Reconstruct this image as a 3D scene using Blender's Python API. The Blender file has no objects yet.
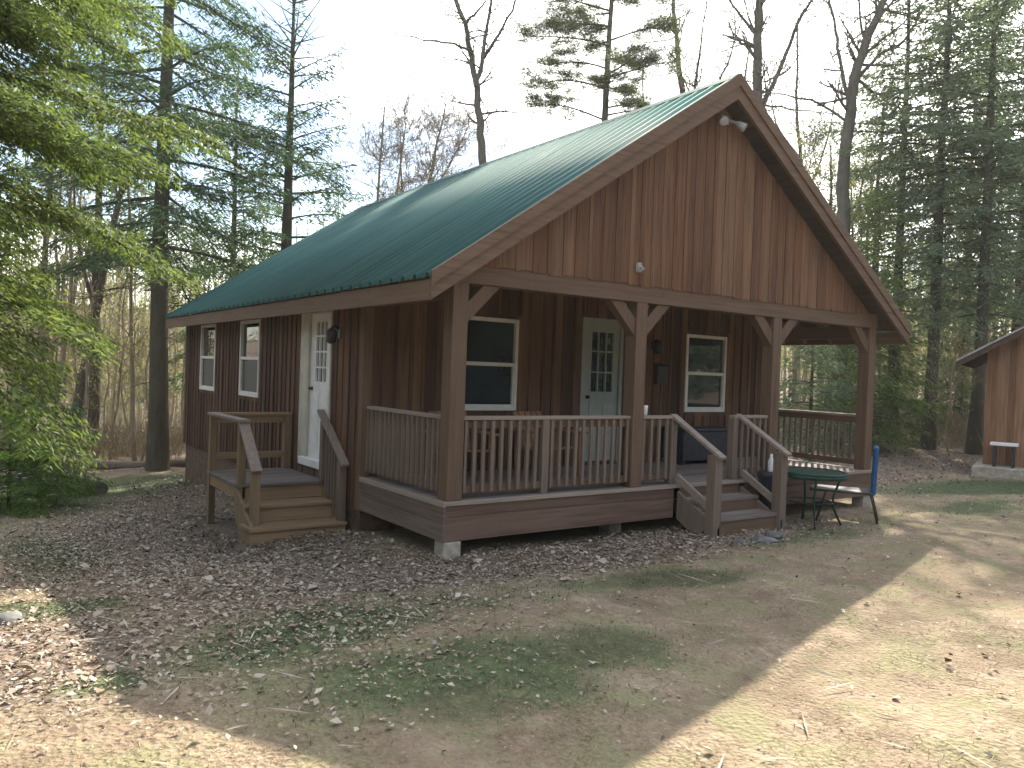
import bpy, bmesh, math, random
import numpy as np
from mathutils import Vector, Matrix, noise as mnoise

random.seed(7)
RNG = np.random.default_rng(11)
SC = bpy.context.scene
COL = SC.collection
R = math.radians

# ------------------------------------------------------------------ camera numbers
CAM = Vector((-4.0795, -6.8376, 1.3253))
YAW, PITCH, ROLL, FOC = -0.617, -0.0152, 0.0361, 791.4
SUN_DIR = Vector((1.054, 0.716, 1.0)).normalized()          # towards the sun

# ------------------------------------------------------------------ tagging
def tag(o, label=None, cat=None, group=None, kind=None):
    if label: o['label'] = label
    if cat: o['category'] = cat
    if group: o['group'] = group
    if kind: o['kind'] = kind
    return o

def empty(name, loc, rz=0.0):
    o = bpy.data.objects.new(name, None)
    o.location = loc
    o.rotation_euler = (0, 0, rz)
    o.empty_display_size = 0.2
    COL.objects.link(o)
    return o

def kids(o):
    return [c for c in COL.objects if c.parent == o]

# ------------------------------------------------------------------ mesh builder
class MB:
    def __init__(s):
        s.v = []; s.f = []; s.smooth = []
    def hexa(s, p):
        b = len(s.v); s.v += [tuple(q) for q in p]
        for q in ((0,3,2,1),(4,5,6,7),(0,1,5,4),(1,2,6,5),(2,3,7,6),(3,0,4,7)):
            s.f.append(tuple(b+i for i in q)); s.smooth.append(False)
        return s
    def box(s, x0, x1, y0, y1, z0, z1):
        return s.hexa([(x0,y0,z0),(x1,y0,z0),(x1,y1,z0),(x0,y1,z0),(x0,y0,z1),(x1,y0,z1),(x1,y1,z1),(x0,y1,z1)])
    def beam(s, p, q, w, h, up=(0,0,1)):
        p = Vector(p); q = Vector(q); d = (q-p).normalized(); up = Vector(up)
        r = d.cross(up)
        if r.length < 1e-5: r = d.cross(Vector((0,1,0)))
        r.normalize(); u = r.cross(d).normalized()
        c = [(-1,-1),(1,-1),(1,1),(-1,1)]
        a = [p + r*(w/2*i) + u*(h/2*j) for i, j in c]
        b = [q + r*(w/2*i) + u*(h/2*j) for i, j in c]
        return s.hexa(a + b)
    def prism(s, poly, vec):
        n = len(poly); b = len(s.v); vec = Vector(vec)
        s.v += [tuple(p) for p in poly] + [tuple(Vector(p)+vec) for p in poly]
        s.f.append(tuple(b+i for i in range(n))[::-1]); s.smooth.append(False)
        s.f.append(tuple(b+n+i for i in range(n))); s.smooth.append(False)
        for i in range(n):
            j = (i+1) % n
            s.f.append((b+i, b+j, b+n+j, b+n+i)); s.smooth.append(False)
        return s
    def tube(s, pts, rad, n=8, caps=True):
        pts = [Vector(p) for p in pts]; b = len(s.v); m = len(pts)
        if not hasattr(rad, '__len__'): rad = [rad]*m
        for k, p in enumerate(pts):
            d = (pts[min(k+1, m-1)] - pts[max(k-1, 0)]).normalized()
            ref = Vector((0,0,1)) if abs(d.z) < .9 else Vector((1,0,0))
            r = d.cross(ref).normalized(); u = r.cross(d)
            for i in range(n):
                a = 2*math.pi*i/n
                s.v.append(tuple(p + r*(rad[k]*math.cos(a)) + u*(rad[k]*math.sin(a))))
        for k in range(m-1):
            for i in range(n):
                j = (i+1) % n
                s.f.append((b+k*n+i, b+k*n+j, b+(k+1)*n+j, b+(k+1)*n+i)); s.smooth.append(True)
        if caps:
            s.f.append(tuple(b+i for i in range(n))[::-1]); s.smooth.append(False)
            s.f.append(tuple(b+(m-1)*n+i for i in range(n))); s.smooth.append(False)
        return s
    def lathe(s, prof, c, n=20):
        return s.tube([(c[0], c[1], c[2]+z + 1e-6*i) for i, (r, z) in enumerate(prof)], [r for r, z in prof], n)
    def build(s, name, mat, parent=None, bevel=0.0, loc=None):
        me = bpy.data.meshes.new(name)
        me.from_pydata(s.v, [], s.f)
        me.polygons.foreach_set('use_smooth', s.smooth)
        bm = bmesh.new(); bm.from_mesh(me)
        bmesh.ops.recalc_face_normals(bm, faces=bm.faces)
        bm.to_mesh(me); bm.free()
        me.materials.append(mat)
        o = bpy.data.objects.new(name, me); COL.objects.link(o)
        if parent is not None: o.parent = parent
        if loc is not None: o.location = loc
        if bevel:
            m = o.modifiers.new('Bevel', 'BEVEL'); m.width = bevel; m.segments = 2; m.limit_method = 'ANGLE'
        return o

def arr_mesh(name, verts, quads, mat, parent=None, loc=None, smooth=False, tris=None):
    """numpy verts (n,3) + quads (m,4) as one mesh"""
    me = bpy.data.meshes.new(name)
    nq = len(quads); nt = 0 if tris is None else len(tris)
    me.vertices.add(len(verts)); me.vertices.foreach_set('co', np.ascontiguousarray(verts, dtype=np.float32).ravel())
    idx = quads.ravel() if nt == 0 else np.concatenate([quads.ravel(), tris.ravel()])
    me.loops.add(len(idx)); me.loops.foreach_set('vertex_index', idx.astype(np.int32))
    me.polygons.add(nq+nt)
    tot = np.concatenate([np.full(nq, 4), np.full(nt, 3)]).astype(np.int32)
    st = np.concatenate([[0], np.cumsum(tot)[:-1]]).astype(np.int32)
    me.polygons.foreach_set('loop_start', st)
    if smooth: me.polygons.foreach_set('use_smooth', np.ones(nq+nt, dtype=bool))
    me.update(calc_edges=True); me.validate()
    me.materials.append(mat)
    o = bpy.data.objects.new(name, me); COL.objects.link(o)
    if parent is not None: o.parent = parent
    if loc is not None: o.location = loc
    return o

def unit(a):
    return a / np.maximum(np.linalg.norm(a, axis=-1, keepdims=True), 1e-9)

class Leaves:
    """diamond shaped leaf / needle spray faces"""
    def __init__(s): s.c = []; s.d = []; s.n = []; s.l = []; s.w = []
    def add(s, c, d, n, l, w):
        k = len(c)
        s.c.append(np.asarray(c)); s.d.append(np.asarray(d)); s.n.append(np.asarray(n))
        s.l.append(np.broadcast_to(l, (k,))); s.w.append(np.broadcast_to(w, (k,)))
    def build(s, name, mat, parent=None, loc=None, fold=0.0):
        c = np.concatenate(s.c); d = unit(np.concatenate(s.d)); n = np.concatenate(s.n)
        l = np.concatenate(s.l)[:, None]; w = np.concatenate(s.w)[:, None]
        side = unit(np.cross(d, n)); nn = np.cross(side, d)
        V = np.empty((len(c), 4, 3))
        V[:, 0] = c
        V[:, 1] = c + d*l*.45 + side*w*.5 + nn*w*fold
        V[:, 2] = c + d*l
        V[:, 3] = c + d*l*.45 - side*w*.5 + nn*w*fold
        q = np.arange(len(c)*4).reshape(-1, 4)
        return arr_mesh(name, V.reshape(-1, 3), q, mat, parent, loc)

class Tubes:
    """numpy tubes for limbs"""
    def __init__(s): s.V = []; s.Q = []; s.n = 0
    def add(s, pts, rad, n=5):
        P = np.asarray(pts, float); r = np.asarray(rad, float); m = len(P)
        d = np.empty_like(P); d[1:-1] = P[2:]-P[:-2]; d[0] = P[1]-P[0]; d[-1] = P[-1]-P[-2]
        d = unit(d)
        ref = np.where(np.abs(d[:, 2:3]) < .9, np.array([[0, 0, 1.]]), np.array([[1., 0, 0]]))
        if abs(d[0, 2]) >= .7: ref = np.tile(np.array([[1., 0, 0]]), (m, 1))
        a = unit(np.cross(d, ref)); b = np.cross(a, d)
        t = np.arange(n)*2*math.pi/n
        V = P[:, None, :] + r[:, None, None]*(a[:, None, :]*np.cos(t)[None, :, None] + b[:, None, :]*np.sin(t)[None, :, None])
        k = np.arange(m-1)[:, None]*n; i = np.arange(n)[None, :]; j = (i+1) % n
        Q = np.stack([k+i, k+j, k+n+j, k+n+i], -1).reshape(-1, 4) + s.n
        s.V.append(V.reshape(-1, 3)); s.Q.append(Q); s.n += m*n
    def build(s, name, mat, parent=None, loc=None):
        return arr_mesh(name, np.concatenate(s.V), np.concatenate(s.Q), mat, parent, loc, smooth=True)

# ------------------------------------------------------------------ materials
class NT:
    def __init__(s, name):
        s.m = bpy.data.materials.new(name); s.m.use_nodes = True
        s.t = s.m.node_tree; s.t.nodes.clear()
        s.out = s.t.nodes.new('ShaderNodeOutputMaterial')
    def n(s, typ, **kw):
        o = s.t.nodes.new(typ)
        for k, v in kw.items(): setattr(o, k, v)
        return o
    def l(s, a, b): s.t.links.new(a, b)
    def val(s, sock, v):
        if hasattr(v, 'is_linked') or isinstance(v, bpy.types.NodeSocket): s.l(v, sock)
        else: sock.default_value = v
    def math(s, op, a, b=0.0, clamp=False):
        o = s.n('ShaderNodeMath', operation=op, use_clamp=clamp); s.val(o.inputs[0], a); s.val(o.inputs[1], b); return o.outputs[0]
    def mix(s, f, a, b, mode='MIX'):
        o = s.n('ShaderNodeMix', data_type='RGBA', blend_type=mode)
        s.val(o.inputs[0], f); s.val(o.inputs[6], a); s.val(o.inputs[7], b); return o.outputs[2]
    def ramp(s, f, stops, interp='LINEAR'):
        o = s.n('ShaderNodeValToRGB'); o.color_ramp.interpolation = interp
        e = o.color_ramp.elements
        while len(e) < len(stops): e.new(0.5)
        for q, (p, c) in zip(e, stops): q.position = p; q.color = c if len(c) == 4 else (*c, 1)
        s.val(o.inputs[0], f); return o.outputs[0]
    def coord(s, which='Object', scale=(1,1,1)):
        tc = s.n('ShaderNodeTexCoord'); mp = s.n('ShaderNodeMapping'); mp.inputs['Scale'].default_value = scale
        s.l(tc.outputs[which], mp.inputs[0]); return mp.outputs[0]
    def noise(s, vec, scale=5, detail=4, rough=.55, out=0):
        o = s.n('ShaderNodeTexNoise'); s.l(vec, o.inputs['Vector'])
        o.inputs['Scale'].default_value = scale; o.inputs['Detail'].default_value = detail; o.inputs['Roughness'].default_value = rough
        return o.outputs[out]
    def island(s):
        return s.n('ShaderNodeNewGeometry').outputs['Random Per Island']
    def bsdf(s, color, rough=.8, bump=None, bstr=.3, bdist=.01, spec=.3, metallic=0.0, **kw):
        b = s.n('ShaderNodeBsdfPrincipled')
        s.val(b.inputs['Base Color'], color if not isinstance(color, tuple) else (*color, 1))
        s.val(b.inputs['Roughness'], rough); b.inputs['Specular IOR Level'].default_value = spec; b.inputs['Metallic'].default_value = metallic
        for k, v in kw.items(): b.inputs[k.replace('_', ' ')].default_value = v
        if bump is not None:
            bp = s.n('ShaderNodeBump'); bp.inputs['Strength'].default_value = bstr; bp.inputs['Distance'].default_value = bdist
            s.l(bump, bp.inputs['Height']); s.l(bp.outputs[0], b.inputs['Normal'])
        s.l(b.outputs[0], s.out.inputs[0]); return b

def wood(name, stops, axis=2, rough=.8, grain=1.0, spec=.25):
    """weathered boards: each board its own tint, grain along axis, blotchy wear"""
    t = NT(name)
    sc = [26.0, 26.0, 26.0]; sc[axis] = 1.3
    sc2 = [3.2, 3.2, 3.2]; sc2[axis] = .55
    isl = t.island()
    v1 = t.coord('Object', sc); v2 = t.coord('Object', sc2)
    off = t.n('ShaderNodeVectorMath', operation='ADD'); t.l(v1, off.inputs[0])
    cx = t.n('ShaderNodeCombineXYZ'); t.l(t.math('MULTIPLY', isl, 37.0), cx.inputs[0]); t.l(t.math('MULTIPLY', isl, 91.0), cx.inputs[axis if axis else 1])
    t.l(cx.outputs[0], off.inputs[1])
    g = t.noise(off.outputs[0], 1.0, 5, .6)
    off2 = t.n('ShaderNodeVectorMath', operation='ADD'); t.l(v2, off2.inputs[0]); t.l(cx.outputs[0], off2.inputs[1])
    b = t.noise(off2.outputs[0], 1.0, 3, .55)
    f = t.math('ADD', t.math('MULTIPLY', isl, .62), t.math('MULTIPLY', b, .5), True)
    f = t.math('SUBTRACT', f, .1, True)
    c = t.ramp(f, stops)
    gr = t.ramp(g, [(.28, (.45, .42, .4)), (.5, (.95, .93, .9)), (.75, (1.25, 1.22, 1.2))])
    c2 = t.mix(.75*grain, c, gr, 'MULTIPLY')
    t.bsdf(c2, rough, g, .35*grain, .006, spec)
    return t.m

def plain(name, c, rough=.6, var=.12, spec=.4, scale=9, metallic=0.0, dirt=None):
    t = NT(name); n = t.noise(t.coord('Object'), scale, 5, .6)
    d = tuple(x*(1-var*2.2) for x in c); h = tuple(min(1, x*(1+var)) for x in c)
    col = t.ramp(n, [(.3, d), (.62, h)])
    if dirt:
        n2 = t.noise(t.coord('Object', (1.2, 1.2, .6)), 3.2, 6, .7)
        col = t.mix(t.ramp(n2, [(.52, (0,0,0)), (.75, (.6,.6,.6))]), col, (*dirt, 1))
    t.bsdf(col, rough, n, .15, .004, spec, metallic); return t.m

def foliage(name, stops, trans=.35, rough=.6):
    t = NT(name); isl = t.island()
    big = t.noise(t.coord('Object'), .9, 3, .6)
    f = t.math('ADD', t.math('MULTIPLY', isl, .6), t.math('MULTIPLY', big, .55))
    f = t.math('SUBTRACT', f, .12, True)
    c = t.ramp(f, stops)
    b = t.n('ShaderNodeBsdfPrincipled'); t.l(c, b.inputs['Base Color']); b.inputs['Roughness'].default_value = rough
    b.inputs['Specular IOR Level'].default_value = .25
    tr = t.n('ShaderNodeBsdfTranslucent'); t.l(t.mix(.5, c, (1.0, 1.15, .5, 1), 'MULTIPLY'), tr.inputs[0])
    mx = t.n('ShaderNodeMixShader'); mx.inputs[0].default_value = trans
    t.l(b.outputs[0], mx.inputs[1]); t.l(tr.outputs[0], mx.inputs[2]); t.l(mx.outputs[0], t.out.inputs[0])
    return t.m

def bark(name, a, b, sc=(9, 9, 1.6)):
    t = NT(name); n = t.noise(t.coord('Object', sc), 1.6, 6, .65); n2 = t.noise(t.coord('Object'), 1.1, 3, .6)
    c = t.mix(t.math('MULTIPLY', n2, .6), t.ramp(n, [(.3, a), (.7, b)]), (.13, .14, .09, 1))
    t.bsdf(c, .9, n, .8, .03, .15); return t.m

M = {}
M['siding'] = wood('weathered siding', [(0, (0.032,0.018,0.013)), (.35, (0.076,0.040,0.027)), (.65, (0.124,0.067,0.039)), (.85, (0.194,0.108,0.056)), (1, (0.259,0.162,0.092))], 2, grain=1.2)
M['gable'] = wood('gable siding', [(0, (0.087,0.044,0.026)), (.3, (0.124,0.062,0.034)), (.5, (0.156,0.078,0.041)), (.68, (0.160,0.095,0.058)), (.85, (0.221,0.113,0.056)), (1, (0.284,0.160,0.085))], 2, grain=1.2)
M['timber'] = wood('brown timber', [(0, (0.099,0.064,0.042)), (.5, (0.143,0.093,0.060)), (1, (0.197,0.134,0.089))], 2, grain=.8)
M['timberX'] = wood('brown timber beams', [(0, (0.099,0.063,0.042)), (.5, (0.138,0.089,0.060)), (1, (0.187,0.128,0.089))], 0, grain=.8)
M['timberY'] = wood('brown eave boards', [(0, (0.099,0.063,0.040)), (.5, (0.143,0.092,0.058)), (1, (0.217,0.146,0.093))], 1, grain=.7)
M['skirt'] = wood('reddish skirt boards', [(0, (0.095,0.058,0.042)), (.5, (0.138,0.088,0.064)), (1, (0.190,0.138,0.105))], 0)
M['skirtY'] = wood('grey skirt boards', [(0, (.1,.075,.06)), (.5, (.15,.11,.09)), (1, (.2,.16,.13))], 1)
M['rail'] = wood('grey brown railing', [(0, (0.126,0.095,0.073)), (.5, (0.184,0.141,0.110)), (1, (0.252,0.204,0.162))], 2, grain=.6)
M['railX'] = wood('weathered rail caps', [(0, (.2,.16,.13)), (.5, (.28,.23,.19)), (1, (.36,.31,.27))], 0, grain=.6)
M['railY'] = wood('weathered rail caps along the side', [(0, (.2,.16,.13)), (.5, (.28,.23,.19)), (1, (.36,.31,.27))], 1, grain=.6)
M['deck'] = wood('grey deck boards', [(0, (.13,.105,.09)), (.5, (.19,.16,.14)), (1, (.26,.22,.2))], 0, grain=.7)
M['newwood'] = wood('tan step lumber', [(0, (0.238,0.156,0.088)), (.5, (0.322,0.218,0.127)), (1, (0.420,0.299,0.182))], 0, grain=.6)
M['newwoodZ'] = wood('tan post lumber', [(0, (0.192,0.136,0.078)), (.5, (0.264,0.189,0.112)), (1, (0.336,0.248,0.157))], 2, grain=.6)
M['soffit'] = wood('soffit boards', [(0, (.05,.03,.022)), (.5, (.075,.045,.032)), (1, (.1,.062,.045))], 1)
M['shed'] = wood('orange shed siding', [(0, (0.132,0.071,0.039)), (.5, (0.220,0.119,0.066)), (1, (0.317,0.190,0.121))], 2)
M['chairwood'] = wood('orange chair wood', [(0, (.16,.085,.05)), (.5, (.24,.13,.075)), (1, (.3,.18,.11))], 0, grain=.6)
M['log'] = wood('grey log', [(0, (.1,.08,.06)), (.5, (.16,.13,.1)), (1, (.24,.2,.16))], 0)
M['white'] = plain('white paint', (.74,.74,.72), .5, .05, .4, 6)
M['cream'] = plain('cream trim paint', (.52,.49,.41), .6, .08, .35, 5, dirt=(.3,.25,.18))
M['doorgrey'] = plain('pale green grey door paint', (.25,.275,.24), .55, .05, .4)
M['sill'] = plain('vinyl window frame', (.66,.64,.58), .5, .05)
M['concrete'] = plain('concrete', (.36,.32,.26), .9, .15, .2, 14, dirt=(.16,.14,.11))
M['black'] = plain('black metal', (.018,.018,.02), .45, .2, .5)
M['navy'] = plain('dark box plastic', (.02,.024,.034), .5, .2, .4)
M['blue'] = plain('blue canvas', (.01,.075,.19), .75, .12, .3)
M['green'] = plain('green enamel', (.007,.04,.026), .55, .2, .3)
M['seatgrey'] = plain('grey seat fabric', (.13,.13,.125), .7, .1, .3)
M['stone'] = plain('grey stone', (.14,.14,.135), .85, .3, .3, 7)
M['plate'] = plain('galvanised plate', (.3,.3,.3), .45, .15, .5)
M['foundation'] = plain('painted foundation', (.13,.085,.06), .9, .2, .2, 8)

def roof_mat():
    t = NT('green metal roofing')
    n = t.noise(t.coord('Object', (.5, 2.5, .5)), 1.4, 5, .6); n2 = t.noise(t.coord('Object', (.35, 9, .35)), 1.0, 4, .6)
    c = t.ramp(n, [(.3, (.042,.108,.102)), (.7, (.06,.142,.132))])
    c = t.mix(t.ramp(n2, [(.55, (0,0,0)), (.8, (.35,.35,.35))]), c, (.10,.15,.14,1))
    st = t.noise(t.coord('Object', (.22, 14, .22)), 1.0, 5, .65); sp = t.noise(t.coord('Object'), 26, 3, .7)
    c = t.mix(t.ramp(st, [(.50, (0,0,0)), (.72, (.5,.5,.5))]), c, (.025,.06,.055,1))
    c = t.mix(t.ramp(sp, [(.66, (0,0,0)), (.74, (.7,.7,.7))]), c, (.11,.09,.06,1))
    r = t.ramp(n, [(.3, (.60,.60,.60)), (.7, (.72,.72,.72))])
    t.bsdf(c, r, None, spec=.08); return t.m
M['roof'] = roof_mat()

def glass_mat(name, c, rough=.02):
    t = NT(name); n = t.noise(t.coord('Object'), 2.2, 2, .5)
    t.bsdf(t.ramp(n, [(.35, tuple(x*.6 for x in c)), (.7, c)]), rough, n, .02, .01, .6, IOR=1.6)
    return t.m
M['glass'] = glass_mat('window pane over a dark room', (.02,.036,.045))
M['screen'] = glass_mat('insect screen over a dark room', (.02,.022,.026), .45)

M['hemlock'] = foliage('hemlock needles', [(0, (0.047,0.071,0.027)), (.4, (0.103,0.143,0.043)), (.75, (0.175,0.218,0.064)), (1, (0.254,0.284,0.095))], .55)
M['hemlock_dark'] = foliage('dark conifer needles', [(0, (0.031,0.062,0.037)), (.5, (0.062,0.112,0.056)), (1, (0.138,0.188,0.075))], .45)
M['spruce'] = foliage('spruce needles', [(0, (0.073,0.105,0.069)), (.5, (0.139,0.183,0.116)), (1, (0.233,0.277,0.168))], .5)
M['pine'] = foliage('pine needles', [(0, (.055,.08,.04)), (.5, (.105,.135,.065)), (1, (.17,.195,.10))], .5)
M['sapling'] = foliage('young hemlock needles', [(0, (.06,.11,.025)), (.5, (.12,.21,.04)), (1, (.22,.32,.07))], .55)
M['bud'] = foliage('spring buds', [(0, (0.179,0.168,0.075)), (.5, (0.263,0.258,0.112)), (1, (0.357,0.358,0.175))], .5)
M['bark_dark'] = bark('dark conifer bark', (.03,.022,.018), (.085,.065,.05))
M['bark_grey'] = bark('grey hardwood bark', (.055,.045,.04), (.15,.125,.11))
M['bark_far'] = bark('pale woods bark', (.2,.16,.11), (.4,.33,.24))
M['twig'] = bark('tan brush twigs', (.24,.18,.115), (.42,.33,.21))

def leaf_mat():
    t = NT('fallen leaves'); isl = t.island()
    c = t.ramp(isl, [(0, (.10,.072,.048)), (.25, (.19,.14,.095)), (.5, (.275,.215,.155)), (.8, (.35,.30,.235)), (1, (.44,.40,.335))])
    t.bsdf(c, .75, None, spec=.3); return t.m
M['leaf'] = leaf_mat()
def blade_mat(name, stops):
    return foliage(name, stops, .3, .7)
M['drygrass'] = blade_mat('dry grass', [(0, (.15,.10,.06)), (.3, (.22,.16,.10)), (.6, (.31,.24,.15)), (1, (.44,.36,.24))])
M['grass'] = blade_mat('green grass', [(0, (.05,.075,.035)), (.4, (.105,.14,.07)), (.75, (.18,.2,.10)), (1, (.32,.28,.17))])

# ------------------------------------------------------------------ terrain
def ss(a, b, x):
    t = np.clip((np.asarray(x, float)-a)/(b-a), 0, 1); return t*t*(3-2*t)

def ground(x, y):
    x = np.asarray(x, float); y = np.asarray(y, float)
    fx = 1-ss(3, 10, x)
    z = -.5-.07*ss(-2.5, 0, y)
    yy = np.clip(y, 0, None)
    z = z - .062*np.minimum(yy, 13)*fx
    z = z - .09*ss(.2, 1.6, -x)*ss(0, 2, y)
    far = fx*ss(14, 40, y)
    z = z - 2.6*far
    d = np.hypot(x+4, y+7)
    z = z + 9*ss(48, 130, d)
    return z
def gz(x, y): return float(ground(x, y))

def ell(x, y, cx, cy, rx, ry, a=0.0):
    c, s = math.cos(a), math.sin(a); dx, dy = x-cx, y-cy
    u = (dx*c+dy*s)/rx; v = (-dx*s+dy*c)/ry
    return np.clip(1.35-np.hypot(u, v), 0, 1)

def masks(x, y):
    """grass, leaf litter, bare track (what grows and lies where)"""
    g = np.maximum.reduce([
        ell(x, y, -2.0, -1.6, 1.4, .6, .25)*.8, ell(x, y, 1.5, -1.85, .8, .36, -.2)*.9, ell(x, y, -.55, -2.95, .7, .5)*.7,
        ell(x, y, -1.5, -2.85, 1.3, .7, -.3)*.72, ell(x, y, -3.75, -.05, .9, .35)*.9, ell(x, y, -1.2, 11.0, 3.2, 2.0)*.95, ell(x, y, -2.9, 8.6, 1.3, 2.0),
        ell(x, y, 12.5, 0.2, 3.2, 1.0, -.2)*.9, ell(x, y, -3.1, 3.2, .7, 1.6)*.65, ell(x, y, 9.2, -1.0, 2.0, .7)*.6,
        ell(x, y, .2, -1.6, 1.6, .4)*.45, ell(x, y, 4.6, -1.2, 1.6, .4)*.5, ell(x, y, -3.3, -1.9, .35, .25)*.7])
    l = np.maximum.reduce([
        ell(x, y, -1.8, 2.4, 2.0, 4.6), ell(x, y, 1.6, -.5, 3.6, .8), ell(x, y, -3.6, -1.2, .9, 1.2)*.9, ell(x, y, .0, 9, 1.6, 3),
        ss(12.5, 15, y)*.9, ss(13, 16, x+.3*y), ell(x, y, 10, 2.5, 5, 1.6)*.9, ss(-4.5, -6.5, x)*.8])
    # track ruts running from lower centre to the right
    t = y - (-3.95 + .115*(x+.7))
    rut = np.exp(-(t/.13)**2)*ss(-1.5, .5, x)
    t2 = y - (-5.35 + .10*(x+.7))
    rut = np.maximum(rut, np.exp(-(t2/.16)**2)*ss(-1.0, 1.0, x)*.7)
    rut = np.maximum.reduce([rut*.8, ell(x, y, 1.45, -1.85, .7, .3, -.2)*.9, ell(x, y, -.5, -2.9, .4, .3)*.75, ell(x, y, -1.75, -3.2, .35, .25)*.6])
    return g, l, rut

def graded(lo, hi, step, far, grow=1.22):
    a = list(np.arange(lo, hi+1e-6, step)); s = step; v = hi
    while v < far: s *= grow; v += s; a.append(v)
    s = step; v = lo; b = []
    while v > -far: s *= grow; v -= s; b.append(v)
    return np.array(b[::-1] + a)

def make_ground():
    xs = graded(-6.0, 9.0, .11, 200); ys = graded(-7.0, 5.0, .11, 200)
    X, Y = np.meshgrid(xs, ys); Z = ground(X, Y)
    f = X.ravel(); g = Y.ravel()
    bump = np.array([mnoise.noise((a*.9, b*.9, 0))*.035 + mnoise.noise((a*3.1, b*3.1, 4))*.014 for a, b in zip(f, g)]).reshape(X.shape)
    d = np.hypot(X+4, Y+7)
    keep = 1-ss(.0, .25, np.minimum.reduce([X+.1, 7.8-X, Y+.1, 11-Y]).clip(0))   # flat under the house
    gm, lm, rm = masks(X, Y)
    Z = Z + bump*(.4+.6*keep) - rm*.03
    V = np.stack([X, Y, Z], -1).reshape(-1, 3)
    ny, nx = X.shape
    i = np.arange(ny-1)[:, None]*nx + np.arange(nx-1)[None, :]
    Q = np.stack([i, i+1, i+nx+1, i+nx], -1).reshape(-1, 4)
    t = NT('yard ground')
    at = t.n('ShaderNodeAttribute'); at.attribute_name = 'cover'
    sp = t.n('ShaderNodeSeparateColor'); t.l(at.outputs['Color'], sp.inputs[0])
    co = t.coord('Object')
    n1 = t.noise(co, 1.3, 6, .65); n2 = t.noise(co, 7, 6, .7); n3 = t.noise(co, 38, 4, .7); n4 = t.noise(co, .35, 4, .6)
    vr = t.n('ShaderNodeTexVoronoi'); vr.inputs['Scale'].default_value = 30; t.l(co, vr.inputs['Vector'])
    vr2 = t.n('ShaderNodeTexVoronoi'); vr2.inputs['Scale'].default_value = 13; t.l(co, vr2.inputs['Vector'])
    dry = t.ramp(n2, [(.26, (.115,.085,.062)), (.5, (.255,.195,.142)), (.72, (.43,.345,.25))])
    dry = t.mix(t.ramp(n1, [(.40, (0,0,0)), (.62, (.85,.85,.85))]), dry, (.155,.105,.08,1))
    n5 = t.noise(co, 2.1, 5, .65, 1)
    sep = t.n('ShaderNodeSeparateColor'); t.l(n5, sep.inputs[0])
    dry = t.mix(t.ramp(sep.outputs[0], [(.46, (0,0,0)), (.60, (.8,.8,.8))]), dry, (.145,.155,.075,1))
    dry = t.mix(t.ramp(sep.outputs[2], [(.52, (0,0,0)), (.64, (.8,.8,.8))]), dry, (.105,.072,.052,1))
    dry = t.mix(t.math('MULTIPLY', n3, .55), dry, (.34,.285,.18,1))
    lit = t.ramp(vr.outputs['Color'], [(0, (.085,.064,.047)), (.4, (.18,.138,.105)), (.75, (.29,.24,.19)), (1, (.44,.395,.34))])
    lit2 = t.ramp(vr2.outputs['Color'], [(.1, (.05,.035,.026)), (.6, (.16,.11,.075)), (1, (.3,.23,.18))])
    lit = t.mix(.45, lit, lit2)
    grs = t.ramp(n2, [(.3, (.05,.06,.035)), (.55, (.10,.12,.06)), (.75, (.19,.185,.10))])
    trk = t.ramp(n2, [(.3, (.07,.06,.035)), (.7, (.17,.13,.085))])
    def fac(ch, k=.55):
        a = t.math('ADD', ch, t.math('MULTIPLY', t.math('SUBTRACT', n2, .5), 1.1)); a = t.math('ADD', a, t.math('MULTIPLY', t.math('SUBTRACT', n1, .5), .9))
        return t.ramp(a, [(k-.17, (0,0,0)), (k+.17, (1,1,1))])
    c = t.mix(fac(sp.outputs[1], .5), dry, lit)
    c = t.mix(fac(sp.outputs[0], .42), c, grs)
    c = t.mix(t.math('MULTIPLY', sp.outputs[2], .7), c, trk)
    h = t.math('ADD', t.math('MULTIPLY', n3, .5), t.math('ADD', n2, t.math('MULTIPLY', vr.outputs['Distance'], .7)))
    t.bsdf(c, .95, h, .7, .03, .1)
    o = arr_mesh('ground', V, Q, t.m, smooth=True)
    ca = o.data.color_attributes.new('cover', 'FLOAT_COLOR', 'POINT')
    C = np.stack([gm, lm, rm, np.ones_like(gm)], -1).reshape(-1, 4).astype(np.float32)
    ca.data.foreach_set('color', C.ravel())
    tag(o, kind='structure')
make_ground()

# ------------------------------------------------------------------ ground cover (uncountable)
def scatter(n, x0, x1, y0, y1, w):
    """points in the rectangle kept with probability w(x,y), none under the house"""
    x = RNG.uniform(x0, x1, n); y = RNG.uniform(y0, y1, n)
    k = RNG.random(n) < w(x, y)
    k &= ~((x > .05) & (x < 7.65) & (y > .15) & (y < 10.8))
    k &= ~((x > -1.25) & (x < .05) & (y > 2.4) & (y < 4.35))
    x, y = x[k], y[k]
    return x, y
def zof(x, y):
    b = np.array([mnoise.noise((a*.9, c*.9, 0))*.035 + mnoise.noise((a*3.1, c*3.1, 4))*.014 for a, c in zip(x, y)])
    return ground(x, y) + b
def fall(x, y): return np.clip(1.5 - np.hypot(x+4, y+7)/22, .12, 1)

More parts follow.
